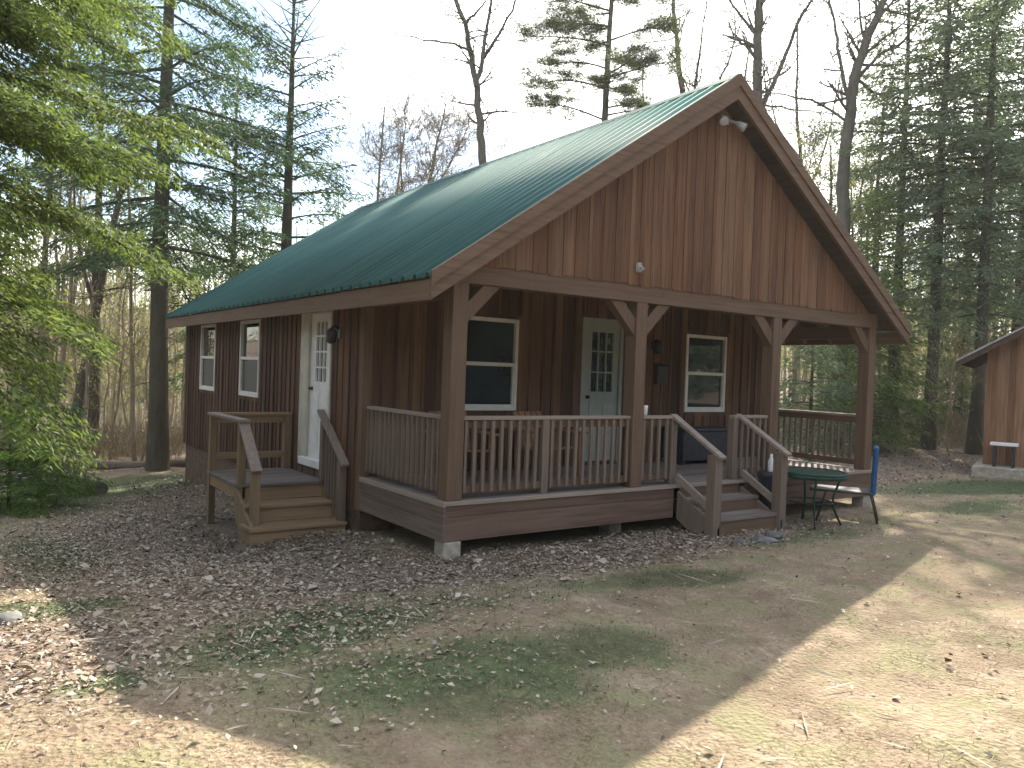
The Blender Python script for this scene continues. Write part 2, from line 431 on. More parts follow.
def leaf_litter():
    def w(x, y):
        g, l, r = masks(x, y); return np.clip(l*1.3*fall(x, y) + .035, 0, 1)*(1-r*.8)
    L = Leaves()
    for n, s0, box in ((230000, .037, (-6.5, 10, -7, 9)), (45000, .065, (-6, 22, -2, 16))):
        x, y = scatter(n, *box[:2], *box[2:], w)
        z = zof(x, y) + RNG.uniform(.006, .03, len(x))
        a = RNG.uniform(0, 2*math.pi, len(x)); tl = RNG.normal(0, .3, len(x))
        d = np.stack([np.cos(a), np.sin(a), tl], -1)
        nn = np.stack([RNG.normal(0, .35, len(x)), RNG.normal(0, .35, len(x)), np.ones(len(x))], -1)
        s = s0*RNG.uniform(.5, 1.25, len(x))
        s = s*np.where(RNG.random(len(x)) < .10, 1.55, .92)
        L.add(np.stack([x, y, z], -1), d, nn, s, s*RNG.uniform(.45, .85, len(x)))
    x, y = scatter(5000, -6, 9, -7, 9, lambda x, y: np.clip(masks(x, y)[1]+.12, 0, 1)*fall(x, y)); a = RNG.uniform(0, 6.28, len(x))
    L.add(np.stack([x, y, zof(x, y)+.02], -1), np.stack([np.cos(a), np.sin(a), RNG.normal(0, .06, len(x))], -1), RNG.normal(0, .3, (len(x), 3))+np.array([0, 0, 1]), RNG.uniform(.08, .4, len(x)), .012)
    o = L.build('leaf_litter', M['leaf'], fold=.18)
    tag(o, 'grey and brown fallen leaves lying thick beside the cabin and thinly over the yard', 'leaves', kind='stuff')
leaf_litter()

def DRYN(x, y):
    return np.clip(.62+1.5*np.array([mnoise.noise((a*1.1, c*1.1, 9)) + .5*mnoise.noise((a*2.7, c*2.7, 2)) for a, c in zip(x, y)]), .08, 1)
def grass_cover():
    L = Leaves()
    def w(x, y):
        g, l, r = masks(x, y); return np.clip((1-l*1.2), 0, 1)*np.clip(1-g*.8, .1, 1)*(1-r*.9)*DRYN(x, y)*np.clip(1.3-np.hypot(x+4, y+7)/13, .05, 1)*.9
    x, y = scatter(400000, -7, 14, -7, 4, w)
    z = zof(x, y)
    a = RNG.uniform(0, 2*math.pi, len(x)); t = np.abs(RNG.normal(.22, .25, len(x)))
    d = np.stack([np.cos(a), np.sin(a), t], -1)
    nn = np.stack([RNG.normal(0, .3, len(x)), RNG.normal(0, .3, len(x)), np.ones(len(x))], -1)
    L.add(np.stack([x, y, z+.003], -1), d, nn, RNG.uniform(.02, .065, len(x)), RNG.uniform(.003, .006, len(x)))
    o = L.build('dry_grass', M['drygrass'])
    tag(o, 'short tan dry grass lying flat over the sunny yard and track', 'grass', kind='stuff')
    L = Leaves()
    def w2(x, y):
        g, l, r = masks(x, y); return np.clip(g*1.35-.05, 0, 1)*np.clip(1.3-np.hypot(x+4, y+7)/20, .2, 1)
    x, y = scatter(420000, -6, 16, -4.5, 13.5, w2)
    z = zof(x, y)
    a = RNG.uniform(0, 2*math.pi, len(x)); t = np.abs(RNG.normal(.7, .5, len(x)))
    d = np.stack([np.cos(a), np.sin(a), t], -1)
    nn = np.stack([np.cos(a), np.sin(a), np.full(len(x), -.6)], -1) + RNG.normal(0, .3, (len(x), 3))
    L.add(np.stack([x, y, z], -1), d, nn, RNG.uniform(.018, .055, len(x)), RNG.uniform(.004, .009, len(x)))
    o = L.build('green_grass', M['grass'])
    tag(o, 'low green grass and moss in patches in front of the cabin', 'grass', kind='stuff')
grass_cover()

# ------------------------------------------------------------------ CABIN
XR = 3.845; W = 2*XR; D = 1.99; LEN = 10.84
EX, OF, OB = .42, .32, .12
ZEB, ZET, ZR = 1.977, 2.205, 5.085
SL = (ZR-ZET)/(XR+EX)
def roof_under(x): return ZEB + SL*(EX + min(x, W-x)) - .0           # underside of the rake boards
def roof_top(x): return ZET + SL*(EX + min(x, W-x))

cabin = empty('cabin', (0, 0, 0))
tag(cabin, 'brown board cabin with a green metal gable roof and a railed front porch', 'cabin')

def siding(mb, u0, u1, zlo, zhi, place, openings=(), bw=.2, th=.022, batten=True, back=.03, rng=random, bt=.016, hw=.022):
    """vertical boards with battens over the seams; openings (ua, ub, za, zb) stay open"""
    us = [u0]
    while us[-1] < u1-.05: us.append(min(u1, us[-1]+bw*rng.uniform(.85, 1.15)))
    cuts = sorted(set(us + [o[0] for o in openings if u0 < o[0] < u1] + [o[1] for o in openings if u0 < o[1] < u1] + ([XR] if zhi is roof_in and u0 < XR < u1 else [])))
    def piece(a, b, z0, z1a, z1b, d0, d1):
        if min(z1a, z1b) - z0 < .01:
            z1a = max(z1a, z0+.005); z1b = max(z1b, z0+.005)
        mb.hexa([place(a, z0, d0), place(b, z0, d0), place(b, z0, d1), place(a, z0, d1),
                 place(a, z1a, d0), place(b, z1b, d0), place(b, z1b, d1), place(a, z1a, d1)])
    for a, b in zip(cuts[:-1], cuts[1:]):
        if b-a < .004: continue
        m = (a+b)/2; dd = rng.uniform(-.003, .003)
        ops = sorted([o for o in openings if o[0] <= m <= o[1]], key=lambda o: o[2])
        z0 = zlo(m) if callable(zlo) else zlo
        top = (zhi(a+.001), zhi(b-.001))
        if rng is not random: z0 += 0
        for o in ops:
            if o[2] > z0: piece(a+.002, b-.002, z0, o[2], o[2], -back, th+dd)
            z0 = o[3]
        if min(top) > z0-.2: piece(a+.003, b-.003, z0, top[0], top[1], -back, th+dd)
    if batten:
        for u in us[1:-1]:
            a, b = u-hw*rng.uniform(.8, 1.2), u+hw*rng.uniform(.8, 1.2)
            if a < u0 or b > u1: continue
            if any(o[0]-.03 < b and a < o[1]+.03 for o in openings):
                ops = [o for o in openings if o[0]-.03 < b and a < o[1]+.03]
                z0 = zlo(u) if callable(zlo) else zlo
                for o in sorted(ops, key=lambda o: o[2]):
                    if o[2]-z0 > .05: piece(a, b, z0, o[2]-.06, o[2]-.06, th-.004, th+bt)
                    z0 = o[3]+.06
                if zhi(u)-z0 > .05: piece(a, b, z0, zhi(u), zhi(u), th-.004, th+bt)
            else:
                z0 = zlo(u) if callable(zlo) else zlo
                if min(zhi(a), zhi(b))-z0 > .03: piece(a, b, z0, zhi(a), zhi(b), th-.004, th+bt)

def roof_in(x): return roof_under(x) - .01
flat_eave = lambda u: 2.255

# openings
WIN_P = [(1.30, 2.24, .80, 2.04), (5.58, 6.56, .78, 2.04)]
DOOR_P = (3.38, 4.19, 0.02, 2.16)
WIN_L = [(5.93, 6.98, .76, 2.03), (8.54, 9.62, .76, 2.03)]
DOOR_L = (2.96, 4.10, .0, 2.06)

front = lambda u, z, d: (u, D-d, z)
gablep = lambda u, z, d: (u, -.02-d, z)
left = lambda u, z, d: (-d, u, z)
right = lambda u, z, d: (W+d, u, z)
rear = lambda u, z, d: (u, LEN+d, z)

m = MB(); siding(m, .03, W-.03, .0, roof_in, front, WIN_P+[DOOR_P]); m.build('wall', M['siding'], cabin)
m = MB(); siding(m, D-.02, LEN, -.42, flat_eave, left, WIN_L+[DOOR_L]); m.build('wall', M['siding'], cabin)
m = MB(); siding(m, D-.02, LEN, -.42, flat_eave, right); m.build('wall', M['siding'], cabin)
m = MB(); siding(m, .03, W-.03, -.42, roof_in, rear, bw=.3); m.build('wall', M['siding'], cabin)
# gable siding: ragged lower ends just over the beam
rg = random.Random(5)
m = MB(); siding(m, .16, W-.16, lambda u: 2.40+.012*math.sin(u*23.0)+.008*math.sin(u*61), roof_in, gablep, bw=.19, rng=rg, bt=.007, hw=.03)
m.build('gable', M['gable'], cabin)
# corner boards
m = MB(); m.box(-.045, .07, D-.05, D+.07, -.42, 2.25); m.build('corner_board', M['timber'], cabin)
m = MB(); m.box(W-.07, W+.045, D-.05, D+.07, -.42, 2.25); m.build('corner_board', M['timber'], cabin)
m = MB(); m.box(-.03, .07, LEN-.08, LEN+.035, -.42, 2.25); m.build('corner_board', M['siding'], cabin)
# inner light-tight shell and foundation
m = MB(); m.box(.1, W-.1, D+.1, LEN-.1, -.3, .02); m.build('floor', M['deck'], cabin)
m = MB(); m.box(.02, W-.02, D+.06, LEN-.03, -1.9, -.425); m.build('foundation', M['foundation'], cabin)
m = MB(); m.box(.1, W-.1, D+.12, D+.2, 0.02, 2.2); m.box(.12, .2, D+.2, LEN-.1, .02, 2.2); m.build('inner_wall', M['navy'], cabin)

# windows --------------------------------------------------------------
def window(place, a, b, z0, z1, screen_low=True):
    f = MB(); t = .05
    def fr(a, b, z0, z1, d0, d1):
        f.hexa([place(a,z0,d0), place(b,z0,d0), place(b,z0,d1), place(a,z0,d1), place(a,z1,d0), place(b,z1,d0), place(b,z1,d1), place(a,z1,d1)])
    for (p, q, r, s) in ((a, a+t, z0, z1), (b-t, b, z0, z1), (a+t, b-t, z1-t, z1), (a+t, b-t, z0, z0+t)):
        fr(p, q, r, s, -.06, .04)
    w = f.build('window', M['sill'], cabin, .004)
    zm = (z0+z1)/2
    mr = MB()
    def fm(a, b, z0, z1, d0, d1):
        mr.hexa([place(a,z0,d0), place(b,z0,d0), place(b,z0,d1), place(a,z0,d1), place(a,z1,d0), place(b,z1,d0), place(b,z1,d1), place(a,z1,d1)])
    fm(a+t, b-t, zm-.025, zm+.025, -.03, .035)
    fm(a+t, a+t+.025, z0+t, zm-.025, -.03, .03); fm(b-t-.025, b-t, z0+t, zm-.025, -.03, .03)
    fm(a+t, b-t, z0+t, z0+t+.03, -.029, .029)
    mr.build('sash', M['sill'], w, .003)
    for (r, s, mat, d) in ((zm, z1-t, M['glass'], -.012), (z0+t, zm, M['screen'] if screen_low else M['glass'], -.004)):
        p = MB()
        p.hexa([place(a+t,r,d-.02), place(b-t,r,d-.02), place(b-t,r,d), place(a+t,r,d), place(a+t,s,d-.02), place(b-t,s,d-.02), place(b-t,s,d), place(a+t,s,d)])
        p.build('pane', mat, w)
    return w
for (a, b, z0, z1) in WIN_P: window(front, a, b, z0, z1, False)
for (a, b, z0, z1) in WIN_L: window(left, a, b, z0, z1, True)

def pbox(f, place, a, b, z0, z1, d0, d1):
    f.hexa([place(a,z0,d0), place(b,z0,d0), place(b,z0,d1), place(a,z0,d1), place(a,z1,d0), place(b,z1,d0), place(b,z1,d1), place(a,z1,d1)])

def door(place, a, b, z0, z1, glass, paint, trim, lights, knob_u, panels=True):
    """slab with a lite of small panes, frame, threshold, knob"""
    ga, gb, gz0, gz1 = glass; t = .0
    s = MB()
    pbox(s, place, a, ga, z0, z1, -.05, .008); pbox(s, place, gb, b, z0, z1, -.05, .008)
    pbox(s, place, ga, gb, z0, gz0, -.05, .008); pbox(s, place, ga, gb, gz1, z1, -.05, .008)
    if panels:
        mid = (a+b)/2
        for (p, q) in ((a+.1, mid-.04), (mid+.04, b-.1)):
            pbox(s, place, p, q, z0+.14, gz0-.14, .006, .016)
    o = s.build('door', paint, cabin, .003)
    g = MB(); pbox(g, place, ga, gb, gz0, gz1, -.035, -.02); g.build('pane', M['glass'], o)
    mu = MB(); nx, nz = lights
    for i in range(nx+1):
        u = ga + (gb-ga)*i/nx; w_ = .011 if 0 < i < nx else .02
        pbox(mu, place, u-w_, u+w_, gz0-.02, gz1+.02, -.019, .012)
    for i in range(nz+1):
        z = gz0 + (gz1-gz0)*i/nz; w_ = .011 if 0 < i < nz else .02
        pbox(mu, place, ga-.018, gb+.018, z-w_, z+w_, -.018, .011)
    mu.build('muntin', M['white'] if paint == M['white'] else M['doorgrey'], o)
    k = MB(); c = Vector(place(knob_u, z0+.95, .05)); base = Vector(place(knob_u, z0+.95, .008))
    k.tube([base, base.lerp(c, .6), c, c+(c-base)*.25], [.028, .012, .028, .015], 10); k.build('handle', M['black'], o)
    return o
d1 = door(left, 2.99, 3.74, .05, 2.02, (3.16, 3.57, 1.08, 1.93), M['white'], M['cream'], (3, 4), 3.66)
f = MB(); pbox(f, left, 2.96, 2.99, .0, 2.06, -.06, .045); pbox(f, left, 3.74, 3.82, .0, 2.06, -.06, .045); pbox(f, left, 2.99, 3.74, 2.02, 2.06, -.06, .045)
pbox(f, left, 3.82, 4.10, -.0, 2.06, -.03, .028)
f.build('door_frame', M['cream'], d1, .003)
f = MB(); pbox(f, left, 2.92, 3.86, -.05, .05, -.05, .11); f.build('threshold', M['white'], d1, .004)
f = MB(); pbox(f, left, 2.92, 4.12, -.20, -.05, -.02, .034); f.build('kick_board', M['skirtY'], d1)
d2 = door(front, 3.47, 4.13, .05, 2.08, (3.57, 4.03, 1.06, 1.98), M['doorgrey'], M['doorgrey'], (3, 3), 3.53)
f = MB(); pbox(f, front, 3.38, 3.47, .02, 2.16, -.06, .04); pbox(f, front, 4.13, 4.19, .02, 2.16, -.06, .04); pbox(f, front, 3.47, 4.13, 2.08, 2.16, -.06, .04)
f.build('door_frame', M['doorgrey'], d2, .003)

# roof ------------------------------------------------------------------
def roof():
    y0, y1 = -OF, LEN+OB
    prof = []; y = y0; pitch = .25; k = 0
    while y < y1-.001:
        for (dy, h) in ((0, .0), (.018, .05), (.055, .05), (.075, 0), (.135, .0), (.145, .012), (.165, .012), (.175, 0)):
            if y+dy < y1: prof.append((y+dy, h))
        y += pitch
    prof.append((y1, 0))
    V = []; Q = []; n = len(prof)
    for side in (-1, 1):
        b = len(V)
        for (x, z) in ((-EX-.03, ZET-SL*.03), (XR, ZR)):
            xx = x if side < 0 else W-x
            for (yy, h) in prof: V.append((xx, yy, z+h))
        for i in range(n-1):
            q = (b+i, b+i+1, b+n+i+1, b+n+i); Q.append(q if side > 0 else q[::-1])
    o = arr_mesh('roof', np.array(V), np.array(Q), M['roof'], cabin)
    s = o.modifiers.new('Solid', 'SOLIDIFY'); s.thickness = .004; s.offset = 0
    # ridge cap
    m = MB(); m.prism([(XR-.16, y0+.002, ZR-.16*SL+.056), (XR, y0+.002, ZR+.060), (XR+.16, y0+.002, ZR-.16*SL+.056), (XR, y0+.002, ZR+.04)], (0, y1-y0-.004, 0))
    m.build('ridge_cap', M['roof'], o)
    # sheathing / soffit
    for s_ in (-1, 1):
        m = MB(); X = lambda x: x if s_ < 0 else W-x
        nb = 22
        for i in range(nb):
            xa = -EX+.045 + (XR-(-EX+.045))*i/nb; xb = -EX+.045 + (XR-(-EX+.045))*(i+1)/nb - .006
            za = ZET+SL*(xa+EX)-.012; zb = ZET+SL*(xb+EX)-.012
            m.hexa([(X(xa), y0+.05, za-.03), (X(xb), y0+.05, zb-.03), (X(xb), y1-.05, zb-.03), (X(xa), y1-.05, za-.03),
                    (X(xa), y0+.05, za), (X(xb), y0+.05, zb), (X(xb), y1-.05, zb), (X(xa), y1-.05, za)])
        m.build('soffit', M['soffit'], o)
        # rafters in the porch
        m = MB()
        for yy in [.45, .95, 1.45, 1.9]:
            m.hexa([(X(-EX+.06), yy, ZEB+.02), (X(XR), yy, ZR-.26), (X(XR), yy+.05, ZR-.26), (X(-EX+.06), yy+.05, ZEB+.02),
                    (X(-EX+.06), yy, ZET-.0), (X(XR), yy, ZR-.06), (X(XR), yy+.05, ZR-.06), (X(-EX+.06), yy+.05, ZET-.0)])
        m.build('rafter', M['timberX'], o)
        # rake boards, front and back, with a thin drip board above
        for (ya, yb, pr) in ((y0, y0+.045, -1), (y1-.045, y1, 1)):
            m = MB(); dz = .228
            m.hexa([(X(-EX), ya, ZEB), (X(XR), ya, ZR-dz-.035), (X(XR), yb, ZR-dz-.035), (X(-EX), yb, ZEB),
                    (X(-EX), ya, ZET-.012), (X(XR), ya, ZR-.012), (X(XR), yb, ZR-.012), (X(-EX), yb, ZET-.012)])
            m.build('rake_board', M['timberX'], o)
            m = MB(); yo = ya-.022 if pr < 0 else yb; yo2 = ya-.002 if pr < 0 else yb+.02
            m.hexa([(X(-EX-.01), yo, ZET-.09), (X(XR), yo, ZR-.10), (X(XR), yo2, ZR-.10), (X(-EX-.01), yo2, ZET-.09),
                    (X(-EX-.01), yo, ZET+.045), (X(XR), yo, ZR+.05), (X(XR), yo2, ZR+.05), (X(-EX-.01), yo2, ZET+.045)])
            m.build('drip_board', M['timberX'], o)
        # eave fascia
        m = MB(); m.box(*sorted((X(-EX), X(-EX+.04))), y0+.048, y1-.048, ZEB+.002, ZET-.032); m.build('fascia', M['timberY'], o)
        # flat soffit under the eave back to the wall
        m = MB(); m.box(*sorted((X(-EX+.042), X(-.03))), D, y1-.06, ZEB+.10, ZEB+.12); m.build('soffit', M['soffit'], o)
    return o
roof_o = roof()

# porch ------------------------------------------------------------------
PS = .18
m = MB()
nb = 14
for i in range(nb):
    ya = -.03 + (D-.02+.03)*i/nb; m.box(-.03, W+.03, ya, ya+(D+.01)/nb-.006, -.035, 0)
m.build('porch_floor', M['deck'], cabin)
m = MB(); m.box(-.03, W+.03, -.075, -.031, -.036, 0.002); m.build('edge_board', M['railX'], cabin)
o = bpy.data.objects[-1] if False else None
m = MB(); m.box(-.06, -.031, -.07, D-.06, -.05, .003); m.build('edge_board', M['railY'], cabin)
for (x0, x1) in ((-.02, 3.24), (4.60, W+.02)):
    m = MB(); m.box(x0, x1, -.06, -.02, -.15, -.038); m.box(x0, x1, -.058, -.018, -.40, -.153); m.build('skirt_board', M['skirt'], cabin, .004)
m = MB(); m.box(-.052, -.012, -.058, D-.06, -.215, -.052); m.box(-.05, -.01, -.056, D-.06, -.40, -.219); m.build('skirt_board', M['skirtY'], cabin, .004)
m = MB(); m.box(W+.012, W+.052, -.058, D, -.40, -.05); m.build('skirt_board', M['skirtY'], cabin)
for x in (.7, 2.2, 3.9, 5.5, 7.0):
    m = MB(); m.box(x-.02, x+.02, .05, D, -.28, -.04); m.build('joist', M['soffit'], cabin)
for x, y in ((0.07, .03), (2.55, .32), (5.2, .32), (7.6, .05)):
    m = MB()
    m.box(x-.10, x+.10, y-.09, y+.11, -.9, -.405); m.build('footing', M['concrete'], cabin, .012)

POSTS = [.09, 2.62, 5.22, 7.60]
def brace(mb, x, s, y0, y1):
    a = .46; t = .17
    # 45 degree knee brace from post to beam, mitred ends
    xs = x + s*PS/2
    zt = 2.205; zb = 1.80
    poly = [(xs, y0, zb), (xs+s*(zt-zb), y0, zt), (xs+s*(zt-zb)-s*t*1.25, y0, zt), (xs, y0, zb+t*1.25)]
    mb.prism(poly, (0, y1-y0, 0))
for i, x in enumerate(POSTS):
    m = MB(); m.box(x-PS/2, x+PS/2, -.025, -.025+PS, .003, 2.205)
    p = m.build('porch_post', M['timber'], cabin, .006)
    for s in (-1, 1):
        if i == 0 and s < 0 or i == 3 and s > 0: continue
        b = MB(); brace(b, x, s, .0, .12); b.build('brace', M['timber'], p, .005)
m = MB(); m.box(-.02, W+.02, -.03, .15, 2.206, 2.43); m.build('porch_beam', M['timberX'], cabin, .006)
for x in (.0, W-.14):
    m = MB(); m.box(x, x+.14, .155, D-.03, 2.05, 2.24); m.build('porch_beam', M['timberY'], cabin, .006)
m = MB(); m.box(W-.02, W+.02, .155, D, 2.02, 2.2); 

def railing(p, q, endposts=(), mid=None, cap=True, first=.09, pitch=.112, mat_cap='railX'):
    """rail section between two floor points"""
    p = Vector(p); q = Vector(q); d = (q-p); L = d.length; d.normalize()
    zt = .855
    r = empty('railing', (0, 0, 0)); r.parent = cabin
    m = MB(); m.beam(p+Vector((0,0,zt-.02)), q+Vector((0,0,zt-.02)), .10, .04); m.build('top_rail', M[mat_cap], r, .006)
    m = MB(); m.beam(p+Vector((0,0,zt-.085)), q+Vector((0,0,zt-.085)), .035, .085); m.build('rail_board', M['timberX' if mat_cap == 'railX' else 'timberY'], r, .004)
    m = MB(); m.beam(p+Vector((0,0,.10)), q+Vector((0,0,.10)), .04, .085); m.build('rail_board', M['timberX' if mat_cap == 'railX' else 'timberY'], r, .004)
    n = max(2, int((L-first)/pitch)); side = Vector((d.y, -d.x, 0))*.037
    for i in range(n+1):
        t = first/2 + (L-first)*i/n
        c = p + d*t + side
        if mid is not None and abs(t-mid) < .07: continue
        m = MB(); m.beam(c+Vector((0,0,.07)), c+Vector((random.uniform(-.004,.004),0,zt-.045)), .036, .036, d); m.build('baluster', M['rail'], r, .003)
    if mid is not None:
        c = p+d*mid; m = MB(); m.box(c.x-.045, c.x+.045, c.y-.045, c.y+.045, .0, zt-.042); m.build('rail_post', M['rail'], r, .004)
    for c in endposts:
        m = MB(); m.box(c[0]-.05, c[0]+.05, c[1]-.05, c[1]+.05, .0, zt+.0 if not cap else zt-.042); m.build('rail_post', M['rail'], r, .004)
    return r
railing((POSTS[0]+PS/2, .06, 0), (POSTS[1]-PS/2, .06, 0), mid=1.09)
railing((POSTS[1]+PS/2, .06, 0), (3.34, .06, 0), endposts=[(3.29, .06)])
railing((4.42, .06, 0), (POSTS[2]-PS/2, .06, 0), endposts=[(4.46, .06)])
railing((.06, D-.05, 0), (.06, .16, 0), mat_cap='railY', pitch=.108)
railing((W-.06, .16, 0), (W-.06, D-.05, 0), mat_cap='railY', pitch=.108)

# front steps -------------------------------------------------------------
def front_steps():
    r = empty('porch_steps', (0, 0, 0)); r.parent = cabin
    xl, xr = 3.36, 4.50
    for z, y0, y1 in ((-.165, -.34, -.03), (-.335, -.66, -.33)):
        m = MB(); m.box(xl-.03, xr+.03, y0, (y0+y1)/2-.004, z-.04, z); m.box(xl-.03, xr+.03, (y0+y1)/2+.004, y1, z-.04, z); m.build('tread', M['deck'], r, .006)
    for z, y in ((-.04, -.045), (-.205, -.335), (-.375, -.64)):
        m = MB(); m.box(xl, xr, y, y+.022, z-.13 if z > -.3 else -.62, z-.002); m.build('riser', M['timberX'], r)
    for x in (xl-.05, xr+.01):
        m = MB()
        m.prism([(x, -.05, -.08), (x, -.70, -.42), (x, -.70, -.66), (x, -.45, -.66), (x, -.05, -.42)], (.04, 0, 0)); m.build('stringer', M['rail'], r, .003)
    for x in (xl-.06, xr+.05):
        m = MB(); m.box(x-.065, x+.065, -.70, -.57, -.68, .43); m.build('newel_post', M['rail'], r, .006)
        a = Vector((x, .06, .86)); b = Vector((x, -.76, .40))
        m = MB(); m.beam(a, b, .105, .04); m.build('handrail', M['railX'], r, .006)
        m = MB(); m.beam(Vector((x+.01, -.03, .10)), Vector((x+.01, -.60, -.22)), .045, .09); m.build('lower_rail', M['railX'], r, .004)
    return r
front_steps()

# side landing --------------------------------------------------------------
def side_landing():
    r = empty('side_landing', (0, 0, 0)); r.parent = cabin
    zl = -.18; xo = -1.16; ya, yb = 2.95, 4.42
    m = MB(); n = 9
    for i in range(n):
        y = ya + (yb-ya)*i/n; m.box(xo-.03, -.055, y, y+(yb-ya)/n-.006, zl-.035, zl)
    m.build('landing_floor', M['deck'], r, .004)
    m = MB(); m.box(xo, xo+.04, ya+.03, yb-.02, zl-.18, zl-.037); m.box(xo, -.06, yb-.06, yb-.022, zl-.18, zl-.038); m.build('rim_board', M['newwood'], r)
    # steps towards the front
    for (z, y0, y1, x) in ((-.385, 2.58, 2.99, xo-.04), (-.59, 2.22, 2.63, xo-.09)):
        m = MB(); m.box(x, -.06, y0, y1, z-.04, z); m.build('tread', M['newwood'], r, .006)
    for (z0, z1, y, x) in ((-.38, -.217, 2.985, xo-.01), (-.585, -.427, 2.615, xo-.02), (-1.0, -.632, 2.255, xo-.07)):
        m = MB(); m.box(x, -.07, y, y+.035, z0, z1); m.build('riser', M['newwood'], r)
    for x in (xo-.05, -.10):
        m = MB(); m.prism([(x, 3.02, -.21), (x, 2.62, -.43), (x, 2.26, -.64), (x, 2.26, -1.05), (x, 2.5, -1.05), (x, 3.02, -.5)], (.035, 0, 0)); m.build('stringer', M['newwoodZ'], r)
    # posts
    for (x, y, z0, z1) in ((xo+.03, yb-.05, -1.25, .58), (xo+.03, ya+.08, -.36, .56)):
        m = MB(); m.box(x-.045, x+.045, y-.045, y+.045, z0, z1); m.build('rail_post', M['newwoodZ'], r, .005)
    m = MB(); m.box(-.15, -.045, yb-.12, yb-.02, -.176, .58); m.build('rail_post', M['newwoodZ'], r, .005)
    m = MB(); m.box(xo-.03, xo+.10, ya-.02, yb+.03, .585, .625); m.build('top_rail', M['railY'], r, .006)
    m = MB(); m.box(xo+.102, -.045, yb-.12, yb+.02, .583, .623); m.build('top_rail', M['newwood'], r, .006)
    m = MB(); m.box(xo+.08, -.152, yb-.065, yb-.035, .48, .58); m.build('rail_board', M['newwood'], r, .004)
    m = MB(); m.box(xo+.08, -.152, yb-.065, yb-.03, -.02, .07); m.build('rail_board', M['newwood'], r, .004)
    # handrails down the steps
    m = MB(); m.beam((xo+.03, ya+.06, .60), (xo+.01, 2.36, .055), .13, .04); m.build('handrail', M['railY'], r, .006)
    m = MB(); m.box(xo-.02, xo+.08, 2.42, 2.51, -.588, .09); m.build('newel_post', M['newwoodZ'], r, .005)
    m = MB(); m.beam((-.10, 3.10, .73), (-.10, 2.24, .10), .10, .04); m.build('handrail', M['railY'], r, .006)
    m = MB(); m.box(-.145, -.055, 2.30, 2.39, -.588, .14); m.build('newel_post', M['rail'], r, .005)
    m = MB(); m.box(-.145, -.055, 2.90, 2.99, -.176, .60); m.build('rail_post', M['rail'], r, .005)
    for i in range(5):
        y = 2.46+.09*i; zt = .10+(y-2.24)*.733-.02
        m = MB(); m.box(-.12, -.085, y-.02, y+.02, -.36 if y > 2.6 else -.56, zt); m.build('baluster', M['rail'], r, .003)
    return r
side_landing()

# small fittings fixed to the cabin
def lantern(c, n, up=.16):
    c = Vector(c); n = Vector(n)
    m = MB(); m.beam(c, c+n*.02, .09, .13)
    l = m.build('wall_lantern', M['black'], cabin, .004)
    m = MB(); m.tube([c+n*.02+Vector((0,0,.05)), c+n*.10+Vector((0,0,.09)), c+n*.12+Vector((0,0,.06))], .012, 6)
    q = c+n*.12
    m.lathe([(.02, .06), (.07, .02), (.075, .0), (.055, -.12), (.03, -.14)], q, 10)
    m.build('lamp_shade', M['black'], l)
    return l
lantern((-.045, 2.66, 1.74), (-1, 0, 0))
lantern((4.82, D-.04, 1.82), (0, -1, 0))
m = MB(); m.box(4.86, 5.08, D-.12, D-.043, 1.22, 1.5); m.prism([(4.85, D-.13, 1.5), (4.85, D-.043, 1.5), (4.85, D-.043, 1.55)], (.24, 0, 0)); m.build('mailbox', M['navy'], cabin, .006)
fl = MB(); fl.box(3.80, 3.96, -.09, -.045, 4.58, 4.68)
fl = fl.build('floodlight', M['plate'], cabin, .006)
for s in (-1, 1):
    m = MB(); a = Vector((3.88+s*.04, -.09, 4.63)); b = a+Vector((s*.10, -.06, -.03)); c = b+Vector((s*.06, -.09, -.07))
    m.tube([a, b, b+(c-b)*.2, c, c+(c-b)*.05], [.018, .02, .04, .058, .05], 10); m.build('lamp', M['plate'], fl)
m = MB(); m.box(2.45, 2.51, -.10, -.055, 2.55, 2.66); m.tube([(2.48, -.10, 2.61), (2.48, -.15, 2.58)], [.02, .024], 8); m.build('camera_bracket', M['plate'], cabin, .004)

# ------------------------------------------------------------------ things on and by the porch
def wooden_chair(x, y, rz, label):
    r = empty('wooden_chair', (x, y, 0.002), rz); tag(r, label, 'chair', 'slatted wooden chairs on the porch')
    m = MB()
    for i in range(5): m.box(-.27, .27, -.28+.105*i, -.28+.105*i+.092, .36+.0-.012*i, .382-.012*i)
    m.build('seat', M['chairwood'], r, .004)
    m = MB()
    for i in range(5):
        xx = -.25+.105*i; m.hexa([(xx, .24, .34), (xx+.09, .24, .34), (xx+.09, .262, .34), (xx, .262, .34), (xx, .44, .80), (xx+.09, .44, .80), (xx+.09, .462, .80), (xx, .462, .80)])
    m.build('backrest', M['chairwood'], r, .004)
    for s in (-1, 1):
        m = MB(); m.box(s*.33-.06, s*.33+.06, -.34, .34, .555, .58); m.build('armrest', M['chairwood'], r, .004)
        m = MB(); m.box(s*.30-.03, s*.30+.03, -.30, -.21, 0, .555); m.build('leg', M['chairwood'], r, .004)
        m = MB(); m.box(s*.30-.03, s*.30+.03, .22, .30, 0, .555); m.build('leg', M['chairwood'], r, .004)
wooden_chair(.95, 1.28, R(-8), 'wooden slatted chair on the porch below the window beside the corner post')
wooden_chair(2.30, 1.28, R(6), 'wooden slatted chair on the porch between the window and the grey door')

